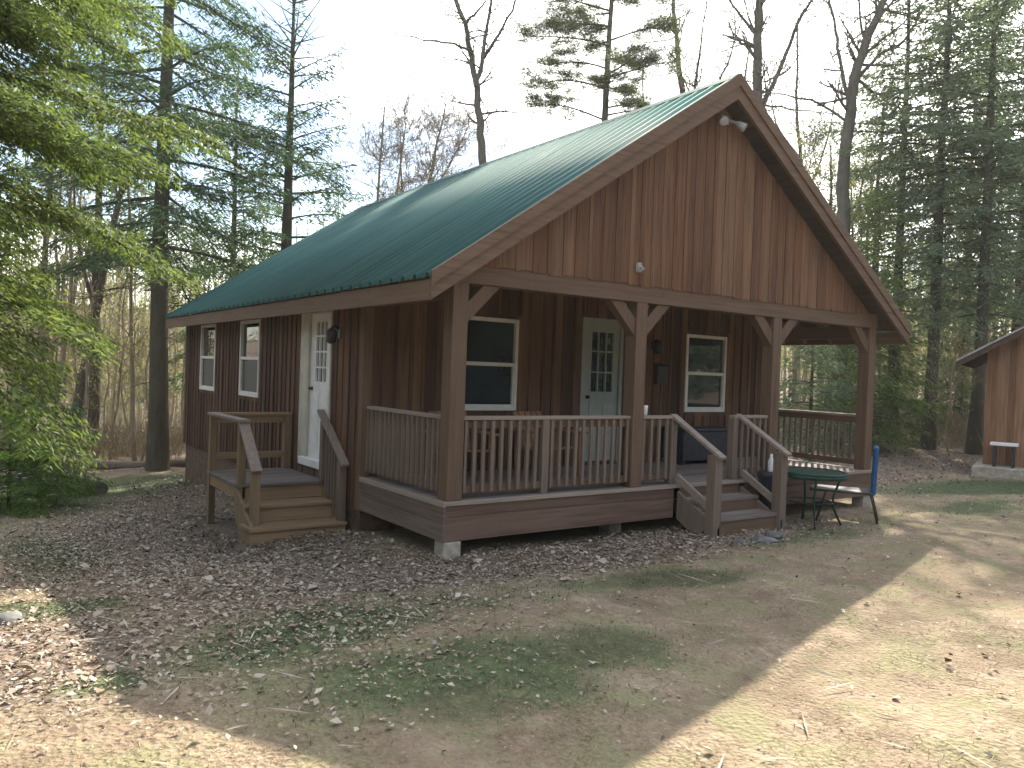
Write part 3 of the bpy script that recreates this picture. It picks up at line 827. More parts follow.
m = MB(); m.box(5.0, 6.1, 1.42, 1.90, .06, .50); bx = m.build('storage_box', M['navy'], None, .015)
tag(bx, 'dark storage box on the porch against the wall at the top of the front steps', 'box')
m = MB(); m.box(4.98, 6.12, 1.40, 1.92, .505, .55); m.build('lid', M['navy'], bx, .012)
for xx in (5.06, 6.0):
    m = MB(); m.box(xx-.04, xx+.04, 1.46, 1.86, .002, .06); m.build('foot', M['black'], bx)
m = MB(); m.lathe([(.026, 0), (.034, .002), (.04, .10), (.042, .12), (.036, .12)], (2.80, .06, .857), 14); c = m.build('cup', M['white'])
tag(c, 'small white cup standing on the porch rail beside the second post', 'cup')

def patio_table(x, y):
    z0 = gz(x, y)
    r = empty('patio_table', (x, y, z0)); tag(r, 'round dark green mesh patio table in front of the porch', 'table')
    h = .70
    m = MB(); rr = .46; n = 28
    ring = [(rr*math.cos(2*math.pi*i/n), rr*math.sin(2*math.pi*i/n), h) for i in range(n+1)]
    m.tube(ring, .018, 8, False)
    for i in range(-12, 13):
        t = i*.039; w = math.sqrt(max(0, rr*rr-t*t))
        m.box(-w, w, t-.008, t+.008, h-.004, h+.004); m.box(t-.008, t+.008, -w, w, h-.0075, h+.0005)
    m.build('tabletop', M['green'], r)
    m = MB(); ring = [(rr*.985*math.cos(2*math.pi*i/n), rr*.985*math.sin(2*math.pi*i/n), h-.035) for i in range(n+1)]; m.tube(ring, .03, 8, False); m.build('apron', M['green'], r)
    for k in range(4):
        a = math.pi/4+k*math.pi/2; c, s = math.cos(a), math.sin(a)
        m = MB(); m.tube([(c*.40, s*.40, h-.02), (c*.30, s*.30, h*.55), (c*.30, s*.30, h*.35), (c*.42, s*.42, 0)], .016, 8); m.build('leg', M['green'], r)
    m = MB(); ring = [(.29*math.cos(2*math.pi*i/16), .29*math.sin(2*math.pi*i/16), h*.45) for i in range(17)]; m.tube(ring, .009, 6, False); m.build('stretcher', M['green'], r)
patio_table(5.28, -.58)

def folding_chair():
    x, y = 6.03, -.61; z0 = gz(x, y)
    r = empty('folding_chair', (x, y, z0), R(-60))      # local +x runs from seat front to back
    tag(r, 'low black folding chair with an upright blue canvas back at the porch corner', 'chair')
    m = MB(); m.box(-.40, .36, -.24, .24, .415, .44); m.build('seat', M['seatgrey'], r, .01)
    m = MB(); m.tube([(-.42, -.25, .42), (.38, -.25, .42)], .013, 8); m.tube([(-.42, .25, .42), (.38, .25, .42)], .013, 8); m.tube([(-.42, -.25, .42), (-.42, .25, .42)], .013, 8); m.build('seat_frame', M['black'], r)
    m = MB()
    m.hexa([(.33, -.23, .40), (.40, -.23, .40), (.40, .23, .40), (.33, .23, .40), (.35, -.23, 1.05), (.42, -.23, 1.05), (.42, .23, 1.05), (.35, .23, 1.05)]); m.build('backrest', M['blue'], r, .03)
    for s in (-1, 1):
        m = MB(); m.tube([(.33, s*.25, .44), (.37, s*.25, .3), (.44, s*.25, 0)], .014, 8); m.build('leg', M['black'], r)
        m = MB(); m.tube([(-.22, s*.25, .42), (-.25, s*.25, .3), (-.33, s*.25, 0)], .014, 8); m.build('leg', M['black'], r)
    for xx in (.40, -.29):
        m = MB(); m.tube([(xx, -.25, .15), (xx, .25, .15)], .010, 8); m.build('crossbar', M['black'], r)
folding_chair()

def glint_bottle():
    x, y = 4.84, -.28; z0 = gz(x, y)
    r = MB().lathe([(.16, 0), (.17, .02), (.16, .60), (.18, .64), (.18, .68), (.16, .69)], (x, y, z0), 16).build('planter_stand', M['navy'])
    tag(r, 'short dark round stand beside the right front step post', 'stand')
    m = MB(); m.lathe([(.035, .0), (.04, .01), (.04, .14), (.018, .19), (.018, .23), (.012, .235)], (x, y, z0+.693), 14); b = m.build('glint_bottle', M['white'])  # white form added in place of sunlight glints beside the stair post
    tag(b, 'small white form standing in for sunlight glints on the dark round stand by the front steps', 'glint_bottle')
glint_bottle()

def rock(x, y, s, label, seed, sq=.5):
    rr = random.Random(seed)
    bm = bmesh.new(); bmesh.ops.create_icosphere(bm, subdivisions=3, radius=1)
    for v in bm.verts:
        n = mnoise.noise(v.co*1.3+Vector((seed, 0, 0)))*.35 + mnoise.noise(v.co*3+Vector((0, seed, 0)))*.12
        v.co = v.co*(1+n); v.co.x *= s; v.co.y *= s*.75; v.co.z *= s*sq
    for f_ in bm.faces: f_.smooth = True
    me = bpy.data.meshes.new('stone'); bm.to_mesh(me); bm.free(); me.materials.append(M['stone'])
    o = bpy.data.objects.new('stone', me); COL.objects.link(o); o.location = (x, y, gz(x, y)+s*sq*.35); o.rotation_euler = (0, 0, rr.uniform(0, 6))
    tag(o, label, 'stone', 'stones by the cabin')
rock(3.32, -1.02, .09, 'smallest grey stone right in front of the lowest front step', 1)
rock(3.66, -1.08, .15, 'flat grey stone in front of the lowest front step', 2, .35)
rock(3.98, -1.0, .12, 'rounded grey stone at the foot of the right stair post', 3)
rock(-3.72, -.28, .13, 'pale flat stone in the grass far left of the cabin', 4, .35)

# logs lying at the wood edge
def log(p, q, r0, r1, label, name='log'):
    p = Vector((*p, gz(*p)+r0*.7)); q = Vector((*q, gz(*q)+r1*.7)); d = q-p
    m = MB(); pts = [p+d*t+Vector((0, 0, .03*math.sin(t*9))) for t in (0, .2, .4, .6, .8, 1)]
    m.tube([a-p for a in pts], [r0+(r1-r0)*t for t in (0, .2, .4, .6, .8, 1)], 10)
    o = m.build(name, M['log'], loc=p); tag(o, label, 'log', 'logs at the wood edge')
log((-1.9, 15.4), (1.4, 14.0), .14, .10, 'long grey log lying across the grass behind the cabin corner')
log((-2.05, 13.3), (-1.72, 9.75), .10, .13, 'grey log pointing toward the yard at the left wood edge')
log((-2.7, 12.0), (-1.85, 12.4), .09, .07, 'short log end under the bright hemlock sapling')

# ------------------------------------------------------------------ shed at the right
def shed():
    X0, Y0, Wd, Dp = 14.75, 1.45, 5.0, 4.0
    z0 = gz(X0, Y0); zb = z0+.22
    r = empty('shed', (X0, Y0, z0), R(-70)); tag(r, 'orange brown board shed with a grey gable roof standing right of the cabin', 'shed')
    def P(u, z, d): return (u, -d, z)
    wt = 2.78; sl = .60
    top = lambda u: wt + sl*min(u, Wd-u)
    m = MB()
    u = 0.0
    while u < Wd-.02:
        b = min(Wd, u+random.uniform(.17, .23))
        if u < Wd/2 < b: b = Wd/2
        m.hexa([(u+.003, -.02, .23), (b-.003, -.02, .23), (b-.003, .02, .23), (u+.003, .02, .23), (u+.003, -.02, top(u)), (b-.003, -.02, top(b)), (b-.003, .02, top(b)), (u+.003, .02, top(u))])
        if b < Wd-.05: m.box(b-.025, b+.025, -.042, -.021, .23, min(top(b-.02), top(b+.02)))
        u = b
    m.build('wall', M['shed'], r)
    m = MB(); v = .03
    while v < Dp-.02:
        b = min(Dp, v+.2); m.box(-.0, .03, v, b-.005, .23, wt); m.box(Wd-.03, Wd, v, b-.005, .23, wt); v = b
    m.build('wall', M['shed'], r)
    m = MB(); m.prism([(0, Dp-.03, .23), (Wd, Dp-.03, .23), (Wd, Dp-.03, wt), (Wd/2, Dp-.03, top(Wd/2)), (0, Dp-.03, wt)], (0, .03, 0)); m.build('wall', M['shed'], r)
    m = MB(); e = .55
    for s in (0, 1):
        XX = (lambda x: x) if s == 0 else (lambda x: Wd-x)
        za = wt-sl*e
        m.hexa([(XX(-e), -.6, za+.03), (XX(Wd/2), -.6, top(Wd/2)+.03), (XX(Wd/2), Dp+.3, top(Wd/2)+.03), (XX(-e), Dp+.3, za+.03),
                (XX(-e), -.6, za+.07), (XX(Wd/2), -.6, top(Wd/2)+.07), (XX(Wd/2), Dp+.3, top(Wd/2)+.07), (XX(-e), Dp+.3, za+.07)])
    ro = m.build('roof', M['plate'], r)
    for s in (0, 1):
        XX = (lambda x: x) if s == 0 else (lambda x: Wd-x); za = wt-sl*e
        m = MB(); m.hexa([(XX(-e), -.58, za-.11), (XX(Wd/2), -.58, top(Wd/2)-.11), (XX(Wd/2), -.545, top(Wd/2)-.11), (XX(-e), -.545, za-.11),
                (XX(-e), -.58, za+.027), (XX(Wd/2), -.58, top(Wd/2)+.027), (XX(Wd/2), -.545, top(Wd/2)+.027), (XX(-e), -.545, za+.027)])
        m.build('rake_board', M['soffit'], ro)
        m = MB(); m.hexa([(XX(-e+.01), -.54, za-.02), (XX(.0), -.54, wt-.02), (XX(.0), Dp+.25, wt-.02), (XX(-e+.01), Dp+.25, za-.02),
                (XX(-e+.01), -.54, za+.02), (XX(.0), -.54, wt+.02), (XX(.0), Dp+.25, wt+.02), (XX(-e+.01), Dp+.25, za+.02)])
        m.build('soffit', M['soffit'], ro)
    m = MB(); m.box(-.15, Wd+.15, -.75, Dp+.1, -.25, .225); m.build('slab', M['concrete'], r, .02)
    # small table on the slab
    t = empty('side_table', (X0+math.cos(R(-70))*.42+math.sin(R(-70))*.36, Y0+math.sin(R(-70))*.42-math.cos(R(-70))*.36, z0+.227), R(-70)); tag(t, 'small white topped table on the shed slab against its wall', 'table')
    m = MB(); m.box(-.26, .26, -.18, .18, .46, .52); m.build('tabletop', M['white'], t, .008)
    for a in (-.17, .17):
        for b in (-.12, .12):
            m = MB(); m.box(a-.03, a+.03, b-.03, b+.03, 0, .459); m.build('leg', M['black'], t)
shed()

# ------------------------------------------------------------------ TREES
VR = Vector((math.cos(YAW), math.sin(YAW), 0))            # lateral axis the photo shows branches along
def place_tree(az_px, dist):
    """ground point at a bearing (given as a column of the photo) and a distance"""
    f = Vector((-math.sin(YAW), math.cos(YAW), 0)); d = (f + VR*((az_px-512)/FOC)).normalized()
    x, y = CAM.x+d.x*dist, CAM.y+d.y*dist
    return x, y

def needles_on(L, P, dirs, rng, step, ln, wd, droop=.35, fan=.8, flat=.75):
    """flat sprays of needles either side of a twig polyline (n,3)"""
    seg = np.diff(P, axis=0); sl = np.linalg.norm(seg, axis=1); tot = sl.sum()
    n = max(2, int(tot/step)); t = (np.arange(n)+rng.random(n)*.8)/n*tot
    cs = np.concatenate([[0], np.cumsum(sl)]); k = np.clip(np.searchsorted(cs, t)-1, 0, len(seg)-1)
    u = (t-cs[k])/np.maximum(sl[k], 1e-6)
    c = P[k]+seg[k]*u[:, None]; d = unit(seg[k])
    up = np.array([0, 0, 1.0]); side = unit(np.cross(d, up)+1e-6)
    s = np.where(np.arange(n) % 2 == 0, 1, -1)[:, None]
    dd = d*(1-fan*.5) + side*s*fan + np.array([0, 0, -droop]) + rng.normal(0, .18, (n, 3))
    nn = up*.55 + rng.normal(0, flat, (n, 3))
    c = c + rng.normal(0, ln*.35, (n, 3))
    L.add(c, dd, nn, ln*rng.uniform(.6, 1.2, n), wd*rng.uniform(.7, 1.2, n))

def conifer(name, x, y, H, crown0, Rad, label, cat='tree', group=None, mat='hemlock_dark', barkm='bark_dark', r0=.2, seed=1,
            spacing=.33, whorl=(2, 4), leaf=(.16, .05), step=.05, twig=.22, droop=.25, bare_top=0.0, prof=None, dead=True,
            lean=(0, 0), az_bias=None, rand_len=(.55, 1.1), up_top=.5, tw_ang=1.0, sub=True):
    rng = np.random.default_rng(seed)
    z0 = gz(x, y)
    root = empty(name, (x, y, z0)); tag(root, label, cat, group)
    T = Tubes(); n = 12; zs = np.linspace(-.3, H, n)
    wob = np.cumsum(rng.normal(0, .012*H/n, (n, 2)), 0)
    px = lean[0]*np.clip(zs/H,0,1)**1.3 + wob[:, 0]; py = lean[1]*np.clip(zs/H,0,1)**1.3 + wob[:, 1]
    rad = r0*(1-np.clip(zs/H, 0, 1)*.93); rad[0] = r0*1.25
    T.add(np.stack([px, py, zs], -1), rad, 9)
    axis = lambda z: np.array([np.interp(z, zs, px), np.interp(z, zs, py), z])
    T.build('trunk', M[barkm], root)
    B = Tubes(); L = Leaves(); has = False
    z = crown0
    while z < H-.15:
        t = (z-crown0)/(H-crown0)
        k = rng.integers(whorl[0], whorl[1]+1)
        a0 = rng.uniform(0, 2*math.pi)
        for i in range(k):
            a = a0+i*2*math.pi/k+rng.normal(0, .3)
            if az_bias is not None and rng.random() < az_bias[1]: a = az_bias[0]+rng.normal(0, .5)
            p = (1-t)**.8*.9+.12 if prof is None else prof(t)
            Lb = Rad*p*rng.uniform(*rand_len)
            if Lb < .15: continue
            el = -droop*(1-t)+up_top*t+rng.normal(0, .1)
            m = 6; s = np.linspace(0, 1, m)
            r = s*Lb; zz = z+rng.uniform(-.1, .1)+math.tan(el)*r - droop*.35*Lb*(s**2) + .10*Lb*np.sin(s*3.0)*(.5-t)
            bend = rng.normal(0, .12)*s**2*Lb
            base = axis(z)
            P = np.stack([base[0]+math.cos(a)*r-math.sin(a)*bend, base[1]+math.sin(a)*r+math.cos(a)*bend, zz], -1)
            br = max(.006, min(.05, .012+Lb*.009)*(r0/.2)**.3)
            B.add(P, br*(1-s*.85), 4)
            if t > 1-bare_top: continue
            # side twigs
            nt = max(3, int(Lb*.85/twig)); side = np.array([-math.sin(a), math.cos(a), 0]); out = np.array([math.cos(a), math.sin(a), 0])
            for j in range(nt):
                sj = min(.98, .14+.84*(j+rng.random()*.6)/nt)
                c = np.array([np.interp(sj, s, P[:, q]) for q in range(3)])
                lt = Lb*.42*(1-sj)**.75*min(1, sj*2.6)*rng.uniform(.7, 1.2)+.10
                sg = 1 if j % 2 else -1
                d = unit(out*.75+side*sg*tw_ang+np.array([0, 0, rng.normal(-.12, .14)]))
                q = np.linspace(0, 1, 3)[:, None]
                Q = c+d*lt*q+np.array([0, 0, -1])*(q**2)*lt*droop*.7
                needles_on(L, Q, d, rng, step, leaf[0], leaf[1]); has = True
            needles_on(L, P[2:], out, rng, step, leaf[0], leaf[1])
        z += spacing*rng.uniform(.6, 1.4)
    if dead and crown0 > 2.5:
        for zz in np.arange(1.6, crown0, .55):
            a = rng.uniform(0, 6.28); Lb = rng.uniform(.3, 1.6)
            b = axis(zz); B.add([b, b+np.array([math.cos(a)*Lb*.5, math.sin(a)*Lb*.5, -.05*Lb]), b+np.array([math.cos(a+.2)*Lb, math.sin(a+.2)*Lb, -.25*Lb])], [.018, .01, .004], 4)
    B.build('limb', M[barkm], root)
    if L.c: L.build('crown', M[mat], root)
    return root

# near hemlock whose crown fills the upper left
x, y = place_tree(-150, 8.8)
conifer('hemlock_tree', x, y, 13.0, 2.6, 2.85, 'big yellow green hemlock with drooping sprays filling the upper left', mat='hemlock', seed=3, r0=.17,
        spacing=.20, whorl=(4, 6), leaf=(.09, .018), step=.0052, twig=.08, droop=.30, prof=lambda t: .98 if t < .5 else .98*(1-(t-.5)*1.6), rand_len=(.5, 1.05))
# young hemlocks at the left wood edge
x, y = place_tree(12, 14.5)
conifer('hemlock_sapling', x, y, 2.1, .15, 1.35, 'bright green hemlock sapling at the left wood edge under the big hemlock', cat='sapling', mat='sapling', seed=5, r0=.03, spacing=.13,
        leaf=(.12, .022), step=.010, twig=.10, droop=.22, dead=False)
x, y = place_tree(42, 17.0)
conifer('hemlock_sapling', x, y, 2.5, .15, 1.4, 'darker hemlock sapling behind the bright one at the left wood edge', cat='sapling', mat='hemlock_dark', seed=6, r0=.03, spacing=.15,
        leaf=(.13, .025), step=.012, twig=.11, droop=.22, dead=False)
# tall dark conifers left of the cabin
x, y = .10, 13.7
conifer('tall_hemlock', x, y, 21, 5.4, 4.6, 'tall dark trunked hemlock just behind the far left corner of the cabin', mat='hemlock_dark', seed=8, r0=.24, spacing=.36, whorl=(2, 4),
        leaf=(.19, .036), step=.024, twig=.16, droop=.30, prof=lambda t: .95-.45*t)
x, y = place_tree(283, 22.5)
conifer('thin_conifer', x, y, 13.6, 3.2, 3.3, 'thin conifer with a bare spiky top rising behind the low end of the roof', mat='hemlock_dark', seed=10, r0=.24, spacing=.36, whorl=(2, 4),
        leaf=(.19, .038), step=.026, twig=.19, droop=.20, bare_top=.26, prof=lambda t: .95-.62*t, up_top=.75)
x, y = place_tree(333, 25)
conifer('small_conifer', x, y, 8.0, 2.0, 1.9, 'small green conifer between the spiky topped conifer and the roof ridge end', mat='pine', seed=12, r0=.1, spacing=.33, leaf=(.2, .045), step=.028, twig=.19)
x, y = place_tree(228, 30)
conifer('far_hemlock', x, y, 14.5, 3.0, 2.9, 'dark hemlock farther back between the two tall conifers', mat='hemlock_dark', seed=14, r0=.18, spacing=.42, leaf=(.26, .06), step=.036, twig=.24)
x, y = place_tree(95, 27)
conifer('far_hemlock', x, y, 16, 6.0, 3.0, 'pale hemlock seen through the sprays of the big left one', mat='hemlock', seed=15, r0=.18, spacing=.42, leaf=(.26, .06), step=.036, twig=.24)

# right hand spruces
SPR = [(895, 29, 17.5, 3.2, 'slim dark spruce nearest the cabin roof among the spruces at right', 21, 4.2),
       (930, 27, 17.5, 3.0, 'tall dark spruce in the middle of the group at right', 22, 4.6),
       (976, 26.5, 17.0, 3.1, 'full dark spruce rising behind the shed roof tip', 23, 4.0),
       (1014, 30, 18.5, 2.8, 'spruce at the far right edge behind the shed', 24, 4.0),
       (962, 36, 19, 3.4, 'farther spruce half hidden behind the middle one', 25, 5.0)]
for (px, dist, H, rad, lab, sd, c0) in SPR:
    x, y = place_tree(px, dist)
    conifer('spruce_tree', x, y, H, c0, rad, lab, mat='spruce', seed=sd, r0=.2, spacing=.37, whorl=(3, 4), leaf=(.24, .052), step=.031, twig=.21, droop=.26,
            prof=lambda t: (.62+.38*min(1, t*3)) if t < .35 else max(.1, 1-(t-.35)*1.35), group='spruces right of the cabin', dead=True)
UND = [(872, 24, 7.5, 1.9, 'light green young hemlock beside the right eave of the cabin', 'hemlock'),
       (812, 21, 4.6, 1.8, 'young hemlock seen through the open end of the porch', 'spruce'),
       (845, 26, 5.4, 1.9, 'darker young hemlock behind the right porch railing', 'spruce'),
       (888, 29, 4.2, 1.5, 'low grey green hemlock just right of the corner porch post', 'pine'),
       (932, 31, 4.6, 1.5, 'young hemlock under the middle spruce', 'pine'),
       (962, 33, 5.2, 1.6, 'young hemlock left of the shed', 'pine')]
for i, (px, dist, H, rad, lab, mt) in enumerate(UND):
    x, y = place_tree(px, dist)
    conifer('young_hemlock', x, y, H, .5, rad, lab, mat=mt, seed=40+i, r0=.06, spacing=.24, whorl=(3, 4), leaf=(.2, .042), step=.022, twig=.17, droop=.25, dead=False, group='young hemlocks right of the cabin')

# white pine with plates of needles
def pine():
    x, y = place_tree(597, 30); z0 = gz(x, y); rng = np.random.default_rng(77)
    root = empty('white_pine', (x, y, z0)); tag(root, 'white pine with layered needle plates rising behind the roof left of the peak', 'tree')
    H = 21.5; T = Tubes(); zs = np.linspace(-.3, H, 14); px = .15*np.sin(zs*.4); T.add(np.stack([px, px*.3, zs], -1), .23*(1-.85*np.clip(zs/H, 0, 1)), 9); T.build('trunk', M['bark_dark'], root)
    B = Tubes(); L = Leaves()
    spec = []
    for (z, lat) in ((10.9, -3.0), (11.3, 1.2), (12.0, -3.0), (12.5, 2.4), (12.7, -2.4), (13.5, -3.4), (13.9, 2.3), (14.3, -2.2), (14.9, -3.0), (15.3, 2.0), (15.9, -2.9), (16.4, 1.9), (17, -2.4), (17.6, 2), (18.2, -2)):
        spec.append((z+.6, lat, rng.normal(0, .35)))
    for z in np.arange(11, 20.5, .55):
        a = rng.uniform(0, 6.28); spec.append((z+.6, 1.9*math.cos(a)*(1-(z-11)/14), 1.9*math.sin(a)*(1-(z-11)/14)))
    for (z, lat, dep) in spec:
        d = np.array([VR.x*lat - VR.y*dep, VR.y*lat + VR.x*dep, 0]); Lb = np.linalg.norm(d); out = d/Lb; side = np.array([-out[1], out[0], 0])
        s = np.linspace(0, 1, 7); P = np.outer(s*Lb, out)+np.outer(np.sin(s*4+z)*.08*Lb, side); P[:, 2] = z + .10*Lb*np.sin(s*2.4)+.06*Lb*s
        B.add(P, .045*(1-.85*s), 5)
        nt = int(17*Lb)
        for j in range(nt):
            sj = rng.uniform(.3, 1.0); c = np.array([np.interp(sj, s, P[:, q]) for q in range(3)])
            e = c+side*rng.normal(0, .42)*Lb*.6+out*rng.uniform(-.1, .4)+np.array([0, 0, rng.uniform(-.08, .2)])
            B.add([c, (c+e)/2+np.array([0, 0, -.03]), e], [.014, .009, .004], 3)
            k = 90; v = rng.normal(0, 1, (k, 3)); v[:, 2] = np.abs(v[:, 2])*.35+.05; v += (e-c)/max(np.linalg.norm(e-c), .1)*.5
            L.add(e+rng.normal(0, 1, (k, 3))*np.array([.13, .13, .05]), v, rng.normal(0, 1, (k, 3)), rng.uniform(.14, .28, k), .016)
    B.build('limb', M['bark_dark'], root); L.build('crown', M['pine'], root)
pine()

# bare hardwoods -------------------------------------------------------
def grow(T, p, d, length, r, depth, rng, ends=None, spread=.6, up=.25, kids_=(3, 5), minr=.008):
    m = 5; P = [np.array(p, float)]; dd = unit(np.array(d, float))
    for i in range(m):
        dd = unit(dd+rng.normal(0, .14, 3)+np.array([0, 0, up*.16])); P.append(P[-1]+dd*length/m)
    P = np.array(P); s = np.linspace(0, 1, m+1)
    T.add(P, np.maximum(r*(1-.72*s), minr*.6), 6 if r > .05 else (4 if r > .02 else 3))
    if ends is not None and depth <= 1: ends.append(P[2:])
    if depth <= 0: return
    for i in range(rng.integers(kids_[0], kids_[1]+1)):
        t = rng.uniform(.25, 1.0); c = np.array([np.interp(t, s, P[:, q]) for q in range(3)])
        k = min(m-1, int(t*m)); base = unit(P[k+1]-P[k]); v = unit(base+rng.normal(0, spread, 3)+np.array([0, 0, up*.5]))
        grow(T, c, v, length*rng.uniform(.42, .68), max(minr, r*(1-.6*t)*.6), depth-1, rng, ends, spread, up, kids_, minr)

def bare_tree(name, az, dist, limbs, label, r0, seed=1, mat='bark_grey', twigs=2, buds=0, group=None, ntw=5):
    """limbs: polylines of (lateral metres, height above the camera's eye) with start radius; first is the trunk"""
    x, y = place_tree(az, dist); z0 = gz(x, y); rng = np.random.default_rng(seed)
    root = empty(name, (x, y, z0)); tag(root, label, 'tree', group)
    T = Tubes(); Lm = Tubes(); ends = []
    for li, (pts, ra, rb) in enumerate(limbs):
        n = len(pts); dep = np.cumsum(rng.normal(0, .22, n)) if li else np.linspace(0, .2, n)
        base = 0 if li == 0 else limbs[0][3][li-1] if len(limbs[0]) > 3 else 0
        P = np.array([[VR.x*a-VR.y*dep[i], VR.y*a+VR.x*dep[i], h] for i, (a, h) in enumerate(pts)])
        # smooth the polyline
        tt = np.linspace(0, n-1, (n-1)*4+1); Q = np.stack([np.interp(tt, np.arange(n), P[:, q]) for q in range(3)], -1)
        Q[1:-1] = (Q[:-2]+2*Q[1:-1]+Q[2:])/4; Q[1:-1] += rng.normal(0, .02, Q[1:-1].shape)
        (T if li == 0 else Lm).add(Q, np.linspace(ra, rb, len(Q)), 9 if li == 0 else 6)
        for k in range(ntw*(n-1)):
            t = rng.uniform(.45 if li == 0 else .2, 1.0); j = min(len(Q)-2, int(t*(len(Q)-1)))
            d = unit(Q[j+1]-Q[j]); v = unit(d*.7+rng.normal(0, .75, 3))
            grow(Lm, Q[j], v, rng.uniform(.7, 2.0), max(.012, (ra+(rb-ra)*t)*.38), twigs, rng, ends)
    T.build('trunk', M[mat], root); Lm.build('limb', M[mat], root)
    if buds:
        L = Leaves(); E_ = np.concatenate(ends); k = rng.integers(0, len(E_), buds)
        L.add(E_[k]+rng.normal(0, .10, (buds, 3)), rng.normal(0, 1, (buds, 3)), rng.normal(0, 1, (buds, 3)), rng.uniform(.05, .11, buds), .05)
        L.build('crown', M['bud'], root)
    return root

bare_tree('bare_tree', 475, 28, [
    ([(.35, -.3), (.25, 3), (.15, 6), (0, 9.2), (-.15, 10.6), (-.32, 11.9), (-.53, 13.0), (-.8, 14.1), (-1.3, 15.2), (-1.7, 16.5)], .20, .05),
    ([(-.32, 11.8), (-.16, 12.6), (-.04, 13.6), (.15, 15), (.2, 16.2)], .09, .03),
    ([(-.1, 12.8), (.42, 13.6), (.95, 14.6), (1.3, 15.9)], .06, .02),
    ([(-.6, 13.1), (-1.3, 13.3), (-2.2, 13.3), (-3.4, 13.5)], .05, .012),
    ([(-.7, 14.0), (-.2, 14.6), (.3, 15.6)], .05, .015)], 'bare dark forked tree standing against white sky behind the roof', .2, seed=51, ntw=4)
bare_tree('bare_tree', 746, 28, [
    ([(.0, -.3), (.05, 4), (0, 8), (.0, 11.7), (-.03, 13.6), (0, 15.4), (.1, 18)], .22, .10),
    ([(.0, 10.2), (.3, 11.3), (.9, 12.7), (1.4, 14.2), (2.05, 15.4), (2.6, 17)], .10, .03),
    ([(-.02, 13.6), (-.6, 14.3), (-1.1, 15.0), (-1.5, 16.2)], .06, .02),
    ([(0, 14.6), (.5, 15.6), (.9, 17)], .06, .02),
    ([(.0, 11.2), (1.2, 11.25), (2.6, 11.1), (3.6, 11.2)], .035, .01)], 'straight trunked bare tree directly behind the roof peak', .22, seed=52, ntw=4)
bare_tree('bare_tree', 839, 27, [
    ([(.0, -.3), (-.05, 3), (-.07, 6.8), (-.07, 9.2), (.1, 11.6), (.5, 12.9), (.95, 14.0), (1.7, 15.0), (2.3, 16.5)], .25, .06),
    ([(-.07, 10.4), (-.6, 11.9), (-.75, 13.1), (-1.0, 14.4), (-1.1, 15.6)], .07, .02),
    ([(.1, 11.4), (.78, 12.2), (1.5, 12.6), (2.0, 13.6)], .07, .02),
    ([(-.05, 10.2), (-.8, 10.9), (-1.6, 11.1), (-2.5, 11.2)], .05, .015),
    ([(.5, 12.8), (.2, 13.9), (.1, 15.4)], .05, .015)], 'crooked bare tree leaning right beside the right roof slope', .25, seed=53, ntw=5)
bare_tree('bare_tree', 674, 33, [
    ([(.2, -.3), (.2, 6), (.25, 11.5), (.0, 13.2), (-.3, 14.6), (-.6, 17), (-.6, 18.5)], .22, .05),
    ([(.25, 11.6), (.5, 12.8), (1.2, 13.6), (1.8, 15), (2.2, 16.8)], .08, .02),
    ([(.3, 12.2), (.25, 13.6), (.4, 15), (.5, 17)], .08, .02)], 'budding bare tree between the white pine and the roof peak', .22, seed=54, ntw=6, buds=1800)
bare_tree('bare_tree', 405, 34, [
    ([(.0, -.3), (.1, 4), (.4, 8), (.9, 11.0), (1.3, 13.2)], .13, .03),
    ([(.2, 6), (-.4, 9), (-.6, 12)], .08, .02), ([(.5, 8.5), (1.6, 10.6), (2.2, 12)], .06, .02)], 'pale fuzzy bare tree low over the roof right of the small conifer', .13, seed=55, mat='bark_far', ntw=13, twigs=3, buds=350)
bare_tree('bare_tree', 372, 33, [
    ([(.0, -.3), (.0, 4), (-.1, 8), (.1, 12.6)], .12, .03), ([(0, 6), (.8, 9), (1.0, 12)], .07, .02)], 'slim pale bare tree beside the small conifer', .12, seed=56, mat='bark_far', ntw=13, twigs=3, buds=350)
bare_tree('budding_tree', 820, 31, [
    ([(.0, -.3), (.0, 4), (.2, 7.5), (.1, 10.6)], .14, .03), ([(.1, 5), (-.8, 8), (-1.2, 10.5)], .07, .02), ([(.1, 6), (1.0, 8.2), (1.2, 10.4)], .07, .02)], 'yellow budding tree beyond the right roof slope', .14, seed=57, ntw=10, buds=9000)
bare_tree('budding_tree', 858, 36, [
    ([(.0, -.3), (.0, 4), (.2, 7.5), (.3, 11)], .14, .03), ([(.1, 5), (-.8, 8), (-1.0, 10.5)], .07, .02)], 'second yellow budding tree behind the crooked bare tree', .14, seed=58, ntw=10, buds=6000)
bare_tree('bare_tree', 720, 40, [
    ([(.0, -.3), (.1, 6), (.0, 12.5), (.5, 15), (.8, 18)], .16, .04), ([(0, 12), (-.8, 14), (-1.0, 17)], .07, .02), ([(.1, 12.8), (1.2, 14.5), (1.9, 17)], .07, .02)], 'farther bare tree just left of the straight trunked one', .16, seed=59, ntw=6)
bare_tree('bare_tree', 795, 38, [
    ([(.0, -.3), (.1, 6), (.0, 11), (-.4, 14), (-.5, 18)], .15, .04), ([(0, 10), (.9, 12.5), (1.3, 16)], .07, .02), ([(-.1, 11.8), (-1.4, 13.5), (-1.9, 16)], .06, .02)], 'farther bare tree between the straight trunked and the crooked one', .15, seed=60, ntw=6)
bare_tree('bare_tree', 640, 44, [
    ([(.0, -.3), (.1, 6), (.2, 11), (-.2, 14), (-.5, 19)], .15, .04), ([(0, 11), (.9, 13.5), (1.3, 17)], .07, .02)], 'far bare tree right behind the white pine', .15, seed=61, ntw=6, buds=900)

